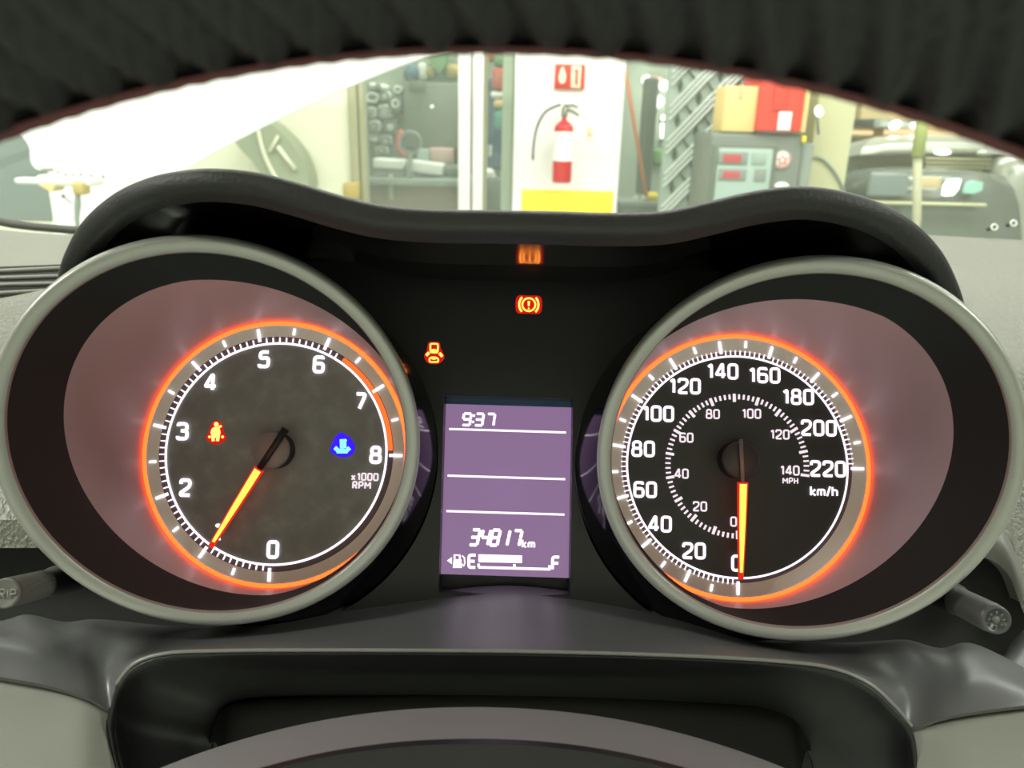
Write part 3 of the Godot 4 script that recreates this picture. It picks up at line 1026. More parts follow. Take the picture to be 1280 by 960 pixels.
func knobs() -> void:
	var a = q(112, 716, .285); var e = q(5, 742, .232)
	var ax = (e - a).normalized()
	var t = thing("trip_knob", "ribbed grey push knob marked TRIP poking out left of the left gauge", "knob", e)
	var len = a.distance_to(e)
	var r = 18.5 * .232 / F
	var b = mb(t)
	b.lathe(a, ax, [[r * 1.15, 0], [r * 1.15, len * 0.45], [r * 0.98, len * 0.56], [r * 0.94, len * 0.6]], 32)
	part(t, "stalk", b, M.black_plastic)
	b = mb(t)
	var u = ax.cross(Vector3.UP).normalized()
	var v = u.cross(ax).normalized()
	var rows := [[], []]
	for k in 144:
		var th = TAU * k / 144
		var rr = r * (0.98 + 0.035 * (1 if k % 4 < 2 else -1))
		for i in 2: rows[i].append(a + ax * len * (0.6 if i == 0 else 0.97) + (u * cos(th) + v * sin(th)) * rr)
	b.grid(rows, true)
	part(t, "ribbed_grip", b, M.knob_grey, "finely ribbed grip")
	b = mb(t)
	b.lathe(e, ax, [[r, -0.0012], [r, -0.0004], [r * 0.95, 0.0], [r * 0.86, -0.0002], [0, -0.0002]], 40)
	part(t, "cap", b, M.knob_grey, "round cap")
	var flat_u = (Vector3.RIGHT - ax * ax.x).normalized()
	b = mb(t)
	strokes(b, "TRIP", e + ax * 0.0001, flat_u, ax.cross(flat_u).normalized(), r * 0.56, r * 0.12, 0.28)
	part(t, "lettering", b, M.knee)
	# right knob
	a = q(1150, 728, .290); e = q(1246, 775, .236)
	ax = (e - a).normalized()
	t = thing("dimmer_knob", "dark grey push knob with a small light symbol poking out right of the right gauge", "knob", e)
	len = a.distance_to(e)
	r = 19.0 * .236 / F
	b = mb(t)
	b.lathe(a, ax, [[r * 1.15, 0], [r * 1.15, len * 0.5], [r * 1.02, len * 0.56]], 32)
	part(t, "stalk", b, M.black_plastic)
	b = mb(t)
	b.lathe(a, ax, [[r * 1.02, len * 0.56], [r, len * 0.6], [r, len * 0.93], [r * 0.92, len], [r * 0.74, len], [r * 0.70, len - 0.0006], [0, len - 0.0006]], 40)
	part(t, "cap", b, M.shelf, "round cap")
	flat_u = (Vector3.RIGHT - ax * ax.x).normalized()
	v = ax.cross(flat_u).normalized()
	b = mb(t)
	b.lathe(e - ax * 0.0004, ax, [[r * 0.25, -0.0003], [r * 0.22, 0.0002], [0, 0.0002]], 20)
	for k in 8:
		var d = flat_u * cos(TAU * k / 8) + v * sin(TAU * k / 8)
		b.tube([e + d * r * 0.36 - ax * 0.0003, e + d * r * 0.56 - ax * 0.0003], r * 0.06, 6, ax, 0.6)
	part(t, "light_symbol", b, M.knob_grey)

func dash() -> void:
	# left side: pad below the windscreen, air vent, pad beside the gauge
	var t = thing("dashboard", "grey grained dashboard top left and right of the instrument hood", "dashboard", q(640, 330, .55))
	var b = mb(t)
	b.shell(smooth_rows([row([[-320, 268, .66], [-70, 276, .66], [0, 287, .66], [60, 292, .66], [150, 296, .66], [300, 300, .66]]), row([[-320, 276, .62], [-70, 283, .62], [0, 291, .62], [60, 295, .62], [150, 298, .62], [300, 302, .62]]), row([[-320, 316, .50], [-70, 320, .50], [0, 326, .50], [60, 326, .50], [150, 324, .50], [300, 322, .50]]), row([[-320, 340, .475], [-70, 338, .475], [0, 340, .475], [60, 337, .475], [150, 334, .475], [300, 332, .475]])], 14, 30), Vector3(0, -0.012, 0))
	part(t, "pad", b, M.pad)
	b = mb(t)
	b.shell(smooth_rows([row([[-320, 400, .43], [-70, 380, .43], [0, 374, .43], [60, 362, .43], [120, 350, .43], [180, 345, .43]]), row([[-320, 408, .415], [-70, 388, .415], [0, 382, .415], [60, 371, .415], [120, 358, .415], [180, 352, .415]]), row([[-320, 490, .37], [-70, 480, .37], [0, 480, .37], [60, 480, .37], [120, 480, .37], [180, 480, .37]]), row([[-320, 650, .33], [-70, 650, .33], [0, 650, .33], [40, 650, .33], [80, 650, .33], [120, 650, .33]])], 14, 24), Vector3(0, -0.012, 0))
	part(t, "pad", b, M.pad)
	b = mb(t)   # right side
	b.shell(smooth_rows([row([[1080, 288, .66], [1150, 293, .66], [1200, 296, .66], [1280, 300, .66], [1370, 306, .66]]), row([[1080, 303, .58], [1150, 308, .58], [1200, 310, .58], [1280, 313, .58], [1370, 318, .58]]), row([[1080, 330, .52], [1150, 332, .52], [1200, 334, .52], [1280, 337, .52], [1370, 340, .52]]), row([[1080, 420, .42], [1150, 420, .42], [1200, 420, .42], [1280, 420, .42], [1370, 420, .42]]), row([[1080, 500, .37], [1150, 500, .37], [1200, 500, .37], [1280, 500, .37], [1370, 500, .37]]), row([[1080, 636, .345], [1170, 642, .345], [1256, 664, .342], [1287, 742, .339], [1370, 780, .336]])], 24, 30), Vector3(0, -0.012, 0))
	part(t, "pad", b, M.pad)
	b = mb(t)   # the lower right flank above the hollow, and the slope under the knob
	b.shell(smooth_rows([row([[1180, 632, .340], [1225, 642, .338], [1256, 662, .336], [1288, 742, .334]]), row([[1190, 664, .334], [1232, 672, .332], [1262, 692, .330], [1284, 748, .328]]), row([[1188, 690, .334], [1234, 698, .332], [1260, 718, .330], [1274, 752, .328]])], 8, 20), Vector3(0, 0, -0.006))
	part(t, "side_flank", b, M.knob_grey)
	b = mb(t)
	b.shell(smooth_rows([row([[1180, 840, .325], [1236, 830, .322], [1268, 798, .318], [1330, 742, .314]]), row([[1180, 830, .300], [1226, 830, .298], [1272, 846, .296], [1340, 880, .292]])], 6, 20), Vector3(0, -0.004, -0.004))
	part(t, "side_flank", b, M.shelf)
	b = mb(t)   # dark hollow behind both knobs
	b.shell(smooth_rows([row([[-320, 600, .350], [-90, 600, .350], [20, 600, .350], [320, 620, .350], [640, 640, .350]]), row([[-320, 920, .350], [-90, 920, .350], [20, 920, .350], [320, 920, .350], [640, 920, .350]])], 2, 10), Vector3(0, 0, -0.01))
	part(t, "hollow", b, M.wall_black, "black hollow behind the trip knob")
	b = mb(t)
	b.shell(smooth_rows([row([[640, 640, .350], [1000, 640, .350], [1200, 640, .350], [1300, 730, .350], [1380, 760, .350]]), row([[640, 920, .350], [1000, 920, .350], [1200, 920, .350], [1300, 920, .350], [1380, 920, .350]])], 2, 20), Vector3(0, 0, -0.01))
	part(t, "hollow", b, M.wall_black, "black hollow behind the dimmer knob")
	# vent
	t = thing("air_vent", "slatted dark air vent in the dashboard left of the left gauge", "vent", q(30, 355, .45))
	b = mb(t)
	b.shell([row([[-70, 336, .475], [60, 331, .475], [190, 326, .475]]), row([[-70, 392, .450], [60, 380, .450], [190, 366, .450]])], Vector3(0, 0, -0.006))
	part(t, "vent_back", b, M.wall_black)
	for e in [[-70, 343, 75, 336], [-70, 350.5, 85, 345.5], [-70, 358, 85, 354.5], [-70, 370.5, 85, 362.5]]:
		b = mb(t)
		var p0 = q(e[0], e[1], .449); var p1 = q(e[2] + 90, e[3] - (e[1] - e[3]) * 0.6, .449)
		b.rbox((p0 + p1) / 2, Vector3(p0.distance_to(p1), 0.0019, 0.009), 0.0007, Basis(Vector3.BACK, atan2(p1.y - p0.y, p1.x - p0.x)))
		part(t, "slat", b, M.knee)
	# lower panels
	t = thing("lower_dash_panel", "grey panel at the lower left corner below the ledge seam", "panel", q(60, 920, .25))
	b = mb(t)
	b.shell(smooth_rows([row([[-280, 815, .246], [-60, 841, .246], [0, 849, .246], [60, 860, .246], [108, 875, .246], [136, 888, .247]]), row([[-280, 819, .243], [-60, 845, .243], [0, 853, .243], [60, 864, .243], [107, 879, .243], [135, 893, .2445]]), row([[-280, 890, .240], [-60, 900, .240], [0, 905, .240], [60, 912, .240], [105, 918, .240], [133, 921, .2435]]), row([[-280, 1020, .232], [-60, 1020, .232], [0, 1020, .232], [60, 1020, .232], [110, 1020, .234], [150, 1020, .240]])], 16, 30), Vector3(0, 0, -0.004))
	part(t, "panel", b, M.knee)
	t = thing("lower_dash_panel", "grey panel at the lower right corner below the ledge seam", "panel", q(1220, 930, .25))
	b = mb(t)
	b.shell(smooth_rows([row([[1139, 913, .246], [1182, 901, .246], [1232, 892, .246], [1280, 886, .246], [1350, 877, .246]]), row([[1140, 918, .243], [1182, 905, .243], [1232, 896, .243], [1280, 890, .243], [1350, 881, .243]]), row([[1146, 950, .242], [1190, 945, .240], [1232, 940, .240], [1280, 935, .240], [1350, 930, .240]]), row([[1150, 1030, .238], [1190, 1030, .234], [1232, 1030, .232], [1280, 1030, .232], [1350, 1030, .232]])], 16, 30), Vector3(0, 0, -0.004))
	part(t, "panel", b, M.knee)
	# two small round clips at the foot of the windscreen
	for e in [[1243, 284, "bright round clip on the dashboard edge at right, the one nearer the hood"], [1267, 279, "bright round clip on the dashboard edge at right, the one farther from the hood"]]:
		var p = q(e[0], e[1], .655)
		t = thing("round_clip", e[2], "clip", p, true, "clips at the foot of the windscreen")
		b = mb(t)
		var cp := []
		for k in 20: cp.append(p + Vector3(cos(TAU * k / 20), sin(TAU * k / 20), 0) * 0.0024)
		b.tube(cp, 0.0010, 8, Vector3.ZERO, 1.0, true)
		part(t, "clip_ring", b, M.white_goods)
		b = mb(t)
		b.lathe(p - Vector3(0, 0, 0.002), Vector3.BACK, [[0.002, -0.006], [0.0016, 0], [0, 0]], 16)
		part(t, "clip_stem", b, M.seal)

func windscreen() -> void:
	var t = thing("windscreen", "clear sloping windscreen in front of the dashboard with its dark lower edge", "windscreen", Vector3(0, 1.02, -0.86), false)
	var b = mb(t)
	var low := []; var high := []; var low2 := []
	for k in 13:
		var x = lerpf(-0.75, 0.75, k / 12.0)
		var bow = 0.18 * pow(absf(x) / 0.75, 2.0)
		low.append(Vector3(x, 1.005, -0.86 + bow))
		high.append(Vector3(x * 0.82, 1.52, -0.20 + bow * 0.6))
	b.grid([low, high])
	part(t, "glass", b, M.windscreen_glass, "clear glass")
	b = mb(t)
	var path := []
	for e in [[-70, 258], [0, 277], [30, 282], [60, 285], [100, 288], [160, 290]]: path.append(CAM + CB * q(e[0], e[1], .70))
	b.tube(curve(path, 24), 0.0038, 8)
	part(t, "seal", b, M.seal, "dark rubber seal")
	for sg in [-1, 1]:
		t = thing("car_door", "grey inner side of the %s front car door beside the dashboard" % ("left" if sg < 0 else "right"), "door", Vector3(0.70 * sg if sg < 0 else 0.95, 0.3, 0.0), false)
		var dx = -0.70 if sg < 0 else 0.95
		b = mb(t)
		b.rbox(Vector3(dx, 0.66, 0.0), Vector3(0.07, 0.62, 1.2), 0.02)
		part(t, "door_panel", b, M.knee)
		b = mb(t)
		b.rbox(Vector3(dx - 0.06 * sg, 0.80, 0.15), Vector3(0.06, 0.06, 0.5), 0.02)
		part(t, "armrest", b, M.black_plastic)
	t = thing("added_roof", "unseen pale roof lining added over the front of the cabin to shade it", "roof", Vector3(0, 1.52, 0.3), false)  # out of view, added to keep overhead light off the cockpit
	b = mb(t)
	b.rbox(Vector3(0, 1.545, 0.55), Vector3(1.3, 0.05, 1.5), 0.02)
	part(t, "lining", b, M.roof)

# ------------------------------------------------------------------ the workshop outside
func px_box(b: MB, x0: float, y0: float, x1: float, y1: float, dist: float, deep: float, bev := 0.004, turn := 0.0) -> Vector3:
	var mx = (x0 + x1) / 2; var my = (y0 + y1) / 2
	var w = W(x0, my, dist).distance_to(W(x1, my, dist))
	var h = W(mx, y0, dist).distance_to(W(mx, y1, dist))
	var c = W(mx, my, dist) + Vector3(0, 0, -deep / 2)
	b.rbox(c, Vector3(w, h, deep), bev, Basis(Vector3.BACK, turn))
	return c

func goods(called: String, label: String, category: String, x0, y0, x1, y1, dist: float, deep: float, m: Material, bev := 0.01, turn := 0.0, group := "") -> Node3D:
	var p = W((x0 + x1) / 2.0, y1, dist)
	var t = thing(called, label, category, p, false, group)
	var b = mb(t)
	px_box(b, x0, y0, x1, y1, dist, deep, bev, turn)
	part(t, "body", b, m)
	return t

func upright(called: String, x0, x1, dist: float, deep: float, m: Material, label: String, at_y := 170.0) -> void:   # a post from floor to ceiling
	var a = W(x0, at_y, dist); var c = W(x1, at_y, dist)
	var b = MB.new()
	b.rbox(Vector3((a.x + c.x) / 2, 1.75, -dist - deep / 2), Vector3(absf(c.x - a.x), 3.5, deep), 0.008)
	struct(called, b, m, label)

func workshop() -> void:
	var b = MB.new()
	b.box(Vector3(0, -0.05, -1.0), Vector3(16, 0.1, 14)); struct("floor", b, M.floor_paint)
	b = MB.new(); b.box(Vector3(0, 3.55, -1.0), Vector3(16, 0.1, 14)); struct("ceiling", b, M.ceiling_paint)
	b = MB.new(); b.box(Vector3(-8.05, 1.75, -1.0), Vector3(0.1, 3.5, 14)); struct("wall_left", b, M.ceiling_paint)
	b = MB.new(); b.box(Vector3(8.05, 1.75, -1.0), Vector3(0.1, 3.5, 14)); struct("wall_right", b, M.ceiling_paint)
	b = MB.new(); b.box(Vector3(0, 1.75, 6.05), Vector3(16.2, 3.5, 0.1)); struct("wall_behind", b, M.ceiling_paint)
	b = MB.new(); b.box(Vector3(0, 1.75, -8.05), Vector3(16.2, 3.5, 0.1)); struct("wall_back", b, M.shop_wall)
	# front of the shop: pale wall at left, glazed bays, white column
	var x0 = W(440, 180, 4.5).x
	b = MB.new(); b.box(Vector3((x0 - 7.9) / 2, 1.75, -4.6), Vector3(x0 + 7.9, 3.5, 0.2)); struct("wall_front", b, M.cream_wall, "pale cream wall left of the shop window")
	upright("trim_1", 436, 447, 4.46, 0.1, M.cream_frame, "cream window frame beside the pale wall")
	upright("trim_2", 448.5, 456, 4.48, 0.1, M.cream_frame, "thin cream frame strip next to the window")
	upright("trim_3", 572.5, 588, 4.42, 0.1, M.white_paint, "white window post left of the column")
	upright("trim_4", 590.5, 604, 4.40, 0.1, M.white_paint, "second white window post nearer the column")
	upright("trim_5", 604.5, 609, 4.45, 0.06, M.cream_frame, "grey edge of the white window post")
	upright("trim_6", 627, 641, 4.42, 0.12, M.pale_green_post, "grey green post against the white column")
	upright("wall_column", 642, 777, 4.25, 0.5, M.white_paint, "bright white square column with a yellow band")
	b = MB.new()
	var yb = W(712, 238, 4.25).y
	var xa = W(652, 240, 4.25).x; var xb = W(767, 240, 4.25).x
	b.rbox(Vector3((xa + xb) / 2, yb - 0.15, -4.25), Vector3(xb - xa, 0.3, 0.012), 0.003)
	struct("trim_7", b, M.yellow_paint, "yellow painted band on the white column")
	upright("trim_8", 831.5, 837, 4.40, 0.06, M.cream_frame, "thin pale frame beside the patterned screen")
	# panes
	for e in [["window_1", 456, 572], ["window_2", 609, 627], ["window_3", 778, 832]]:
		b = MB.new()
		var a = W(e[1], 170, 4.47); var c = W(e[2], 170, 4.47)
		b.grid([[Vector3(a.x, 0.05, -4.47), Vector3(c.x, 0.05, -4.47)], [Vector3(a.x, 3.45, -4.47), Vector3(c.x, 3.45, -4.47)]])
		struct(e[0], b, M.shop_glass, "glass pane of the shop front")
	shop()
	column_things()
	right_side()
	left_side()

func shop() -> void:
	for e in [[425, 650, 5.46, "wall_shop"], [765, 850, 5.70, "wall_store"]]:
		var w := MB.new()
		var l0 = W(e[0], 170, e[2]).x; var l1 = W(e[1], 170, e[2]).x
		w.box(Vector3((l0 + l1) / 2, 1.75, -e[2] - 0.05), Vector3(l1 - l0, 3.5, 0.1))
		struct(e[3], w, M.shop_wall, "grey green wall inside the shop")
	# seen through the panes, about a metre behind them
	goods("display_board", "large dark grey board behind the shop window", "board", 505, 104, 600, 187, 5.3, 0.16, M.board)
	goods("picture_frame", "small dark frame at the upper left of the grey board", "frame", 511, 101, 533, 113, 5.28, 0.03, M.board_frame, 0.006)
	var t = thing("small_lamp", "tiny bright lamp on the dark grey board", "lamp", W(540, 133, 5.26), false)
	var b = mb(t); b.ball(W(540, 133, 5.298), Vector3.ONE * 0.009); part(t, "bulb", b, M.lamp_white)
	t = thing("cap", "blue rounded cap on top of the grey board", "cap", W(514, 102, 5.35), false)
	b = mb(t); b.ball(W(514, 92, 5.41), Vector3(0.052, 0.055, 0.055)); part(t, "crown", b, M.blue)
	t = thing("pennant", "green pointed pennant hanging above the grey board", "pennant", W(548, 92, 5.3), false)
	b = mb(t); b.prism([W(535, 64, 5.3), W(559, 64, 5.3), W(558, 78, 5.3), W(549, 92, 5.3), W(539, 80, 5.3)], Vector3(0, 0, -0.16)); part(t, "cloth", b, M.green)
	goods("bag", "ochre bag left of the green pennant", "bag", 531, 83, 545, 97, 5.38, 0.08, M.ochre, 0.03)
	goods("bag", "ochre bag right of the green pennant", "bag", 555, 80, 574, 97, 5.38, 0.08, M.ochre, 0.03)
	goods("pale_box", "pale box behind the blue cap on top of the board", "box", 522, 78, 534, 100, 5.40, 0.06, M.white_goods, 0.02)
	# hanging packs in the left of the window
	var spots = [[460, 104, 485, 112, "white"], [460, 114, 471, 130, "grey"], [474, 114, 488, 126, "white"], [490, 106, 504, 118, "grey"], [459, 133, 470, 147, "white"], [472, 130, 490, 148, "white"], [485, 119, 503, 140, "grey"], [461, 150, 476, 164, "white"], [478, 150, 498, 168, "grey"], [461, 168, 473, 178, "white"], [475, 169, 490, 181, "white"], [468, 182, 486, 194, "white"]]
	var place = ["topmost wide one", "upper left one", "upper middle one", "upper right one", "one at the left edge, second row", "largest pale one in the middle", "grey one right of the middle", "pale one in the lower left", "wide grey one lower right", "small one at the lower left edge", "one next to the red round mirror", "lowest one above the counter"]
	for k in spots.size():
		var s = spots[k]
		t = thing("hanging_pack", "packaged goods hanging left of the grey board, the " + place[k], "package", W((s[0] + s[2]) / 2.0, s[3], 5.0), false, "packs hanging in the window")
		b = mb(t)
		px_box(b, s[0], s[1], s[2], s[3], 5.36 + 0.01 * (k % 3), 0.10 - 0.01 * (k % 3), 0.02, 0.12 * ((k % 3) - 1))
		part(t, "pack", b, M.white_goods if s[4] == "white" else M.grey_goods)
		b = mb(t)
		var c = W((s[0] + s[2]) / 2.0, (s[1] + s[3]) / 2.0, 5.355)
		var circ := []
		for j in 16: circ.append(c + Vector3(cos(TAU * j / 16) * (1.0 + 0.4 * (k % 2)), sin(TAU * j / 16), 0) * (0.014 + 0.004 * ((k * 7) % 4)))
		b.tube(circ, 0.007, 6, Vector3.ZERO, 1.0, true)
		part(t, "print", b, M.grey_goods if s[4] == "white" else M.white_goods)
	goods("small_box", "small red box beside the grey board's left edge", "box", 497, 138, 503, 144, 5.40, 0.06, M.red_cloth, 0.005)
	# round mirror on a stand
	t = thing("round_mirror", "grey ringed round mirror on a stand standing on the counter", "mirror", W(512, 222, 4.9), false)
	b = mb(t)
	var ctr = W(513, 178, 4.9)
	var rr = W(513, 178, 4.9).distance_to(W(526, 178, 4.9))
	var rg := []
	for j in 32: rg.append(ctr + Vector3(cos(TAU * j / 32), sin(TAU * j / 32), 0) * rr)
	b.tube(rg, 0.008, 8, Vector3.ZERO, 1.0, true)
	part(t, "ring", b, M.grey_goods)
	b = mb(t)
	var arc := []
	for j in 14: arc.append(ctr + Vector3(cos(2.2 + 2.2 * j / 13.0) * 1.22, sin(2.2 + 2.2 * j / 13.0) * 1.22, -0.2) * rr)
	b.tube(arc, 0.018, 8)
	part(t, "red_guard", b, M.red_cloth, "red arc at its left side")
	b = mb(t)
	b.tube([W(513, 191, 4.9), W(512, 210, 4.9), W(510, 221, 4.9)], 0.014, 8, Vector3.ZERO, 1.0, false, [0.012, 0.014, 0.035])
	part(t, "stand", b, M.grey_goods)
	# counter
	t = thing("counter", "shop counter with a brown front below the hanging packs", "counter", W(514, 300, 5.0), false)
	b = mb(t)
	var y0 = W(514, 222, 4.95).y
	var xl = W(457, 222, 4.95).x; var xr = W(600, 222, 4.95).x
	b.rbox(Vector3((xl + xr) / 2, y0 - 0.02, -5.14), Vector3(xr - xl, 0.04, 0.6), 0.006)
	part(t, "top", b, M.grey_goods)
	b = mb(t)
	b.rbox(Vector3((xl + xr) / 2, (y0 - 0.04) / 2, -5.2), Vector3(xr - xl, y0 - 0.04, 0.44), 0.006)
	part(t, "front", b, M.brown, "brown front")
	b = mb(t); px_box(b, 485.5, 219, 491, 250, 4.92, 0.03, 0.004); part(t, "post", b, M.cream_frame, "cream upright")
	goods("paper_tray", "white paper tray on the counter left of the mirror stand", "tray", 466, 199, 504, 211, 4.95, 0.2, M.white_goods, 0.01, -0.04)
	goods("paper_stack", "white slanting stack of paper right of the mirror stand", "paper", 511, 203, 553, 217, 4.95, 0.2, M.white_goods, 0.01, -0.10)
	goods("carton", "dull pink carton in front of the grey board", "box", 536, 185, 566, 205, 5.17, 0.12, M.pink)
	goods("file_box", "pale striped file box left of the pink carton", "box", 521, 186, 535, 203, 5.12, 0.1, M.machine_light)
	goods("grey_case", "dark grey case at the right end of the counter", "case", 553, 206, 590, 221, 5.0, 0.1, M.board_frame, 0.03)
	# clothes and gear between the white post and the column
	goods("coat", "long blue coat hanging between the white post and the column", "coat", 600, 98, 630, 214, 5.4, 0.08, M.deep_blue, 0.04)
	goods("red_box", "red box at the upper right of the blue coat", "box", 615, 84, 632, 112, 5.2, 0.2, M.red_cloth, 0.02)
	goods("green_box", "green box above the red box", "box", 617, 68, 632, 82, 5.2, 0.2, M.green, 0.02)
	goods("orange_box", "small orange red box at the top of the narrow bay", "box", 607, 64, 617, 76, 5.2, 0.2, M.red_cloth, 0.02)
	goods("bottle", "white bottle below the red box", "bottle", 613, 114, 632, 123, 5.2, 0.2, M.white_goods, 0.02)
	goods("tan_box", "tan box below the white bottle", "box", 617, 124, 632, 135, 5.2, 0.2, M.card, 0.02)
	goods("teal_jacket", "teal jacket hanging below the tan box", "jacket", 617, 137, 634, 163, 5.2, 0.2, M.teal, 0.03)
	goods("label_tag", "upright white tag pinned to the blue coat", "tag", 610, 181, 615, 196, 5.385, 0.02, M.white_goods, 0.008)
	t = thing("helmet", "white helmet at the foot of the blue coat", "helmet", W(612, 224, 5.1), false)
	b = mb(t); b.ball(W(611, 217, 5.1), Vector3(0.04, 0.035, 0.05)); part(t, "dome", b, M.white_goods)
	b = mb(t); b.lathe(W(611, 221, 5.1), Vector3.UP, [[0.0, 0.0], [0.05, 0.0], [0.05, 0.008], [0.038, 0.012]], 20); part(t, "brim", b, M.white_goods)
	t = thing("red_cloth", "red cloth draped low beside the white post", "cloth", W(601, 262, 4.7), false)
	b = mb(t); b.prism([W(597, 520, 4.75), W(597, 240, 4.75), W(601, 229, 4.75), W(607, 236, 4.75), W(615, 520, 4.75)], Vector3(0, 0, -0.06)); part(t, "cloth", b, M.red_cloth)
	goods("low_cabinet", "grey green cabinet behind the narrow bay under the helmet", "cabinet", 603, 224, 640, 300, 5.3, 0.3, M.grey_goods)
	# bay right of the column
	goods("tall_case", "tall dark grey case standing behind the right glass bay", "case", 802, 98, 819, 245, 5.0, 0.12, M.board_frame, 0.02)
	goods("pink_sign", "dull pink sign above the tall grey case", "sign", 815, 95, 829, 104, 5.66, 0.04, M.pink)
	t = thing("pole", "orange pole leaning behind the right glass bay", "pole", W(808, 245, 4.7), false)
	b = mb(t); b.tube([W(781, 84, 4.9), W(808, 246, 4.7)], 0.011, 10); part(t, "shaft", b, M.orange_pole)
	var bulbs = [[808, 100, 1.5, "round lamp glowing high left behind the right glass bay"], [830, 107, 1.6, "lamp glowing at the right edge of the right glass bay"], [823, 127, 1.8, "lamp glowing in the middle of the right glass bay"], [829, 147, 0.9, "smallest lamp glowing above the tall lamp in the right bay"]]
	for e in bulbs:
		t = thing("lamp", e[3], "lamp", W(e[0], e[1] + 5, 5.6), false, "lamps behind the right bay")
		b = mb(t); b.ball(W(e[0], e[1], 5.6), Vector3(1, 1, 1) * 0.022 * e[2]); part(t, "bulb", b, M.lamp_white)
		lamp_light(W(e[0], e[1], 5.6), Color(1, 1, 0.95), 0.01)
		b = mb(t); b.lathe(W(e[0], e[1], 5.63), Vector3.BACK, [[0.0, -0.08], [0.014, -0.08], [0.014, 0.0]], 12); part(t, "socket", b, M.grey_goods)
	t = thing("lamp", "tall upright lamp tube glowing beside the patterned screen", "lamp", W(829, 177, 5.6), false, "lamps behind the right bay")
	b = mb(t); b.tube([W(829, 154, 5.6), W(829, 173, 5.6)], 0.02, 12); part(t, "tube", b, M.lamp_white)
	b = mb(t); px_box(b, 826, 172, 832, 177, 5.62, 0.08, 0.006); part(t, "socket", b, M.grey_goods)
	goods("blue_bottle", "blue bottle between the orange pole and the green bottle", "bottle", 806, 180, 814, 202, 5.62, 0.08, M.blue, 0.02)
	goods("green_bottle", "green bottle at the right of the blue bottle", "bottle", 818, 186, 831, 207, 5.62, 0.08, M.green, 0.02)
	goods("yellow_tool", "yellow tool lying at the foot of the orange pole", "tool", 809, 241, 824, 251, 4.8, 0.06, M.yellow_paint, 0.02)
	t = thing("shelf", "low grey shelf behind the right glass bay carrying the yellow tool", "shelf", W(806, 252, 4.8), false)
	b = mb(t)
	var yy = W(806, 251, 4.8).y
	b.rbox(Vector3(W(806, 251, 4.8).x, yy - 0.015, -4.9), Vector3(0.32, 0.03, 0.35), 0.005)
	part(t, "board", b, M.grey_goods)
	b = mb(t); b.rbox(Vector3(W(806, 251, 4.8).x, (yy - 0.03) / 2, -4.92), Vector3(0.28, yy - 0.03, 0.28), 0.005); part(t, "base", b, M.grey_goods)
	for e in [[794, 247, "left"], [805, 247, "right"]]:
		t = thing("jar", "small white jar on the low shelf, the %s one of two" % e[2], "jar", W(e[0], 250, 4.8), false, "white jars on the low shelf")
		b = mb(t); b.lathe(W(e[0], 250.5, 4.8), Vector3.UP, [[0, 0], [0.016, 0], [0.018, 0.02], [0.012, 0.028]], 16); part(t, "glass", b, M.white_goods)
		b = mb(t); b.lathe(W(e[0], 250.5, 4.8), Vector3.UP, [[0.013, 0.028], [0.013, 0.036], [0, 0.036]], 16); part(t, "lid", b, M.screen_pale)

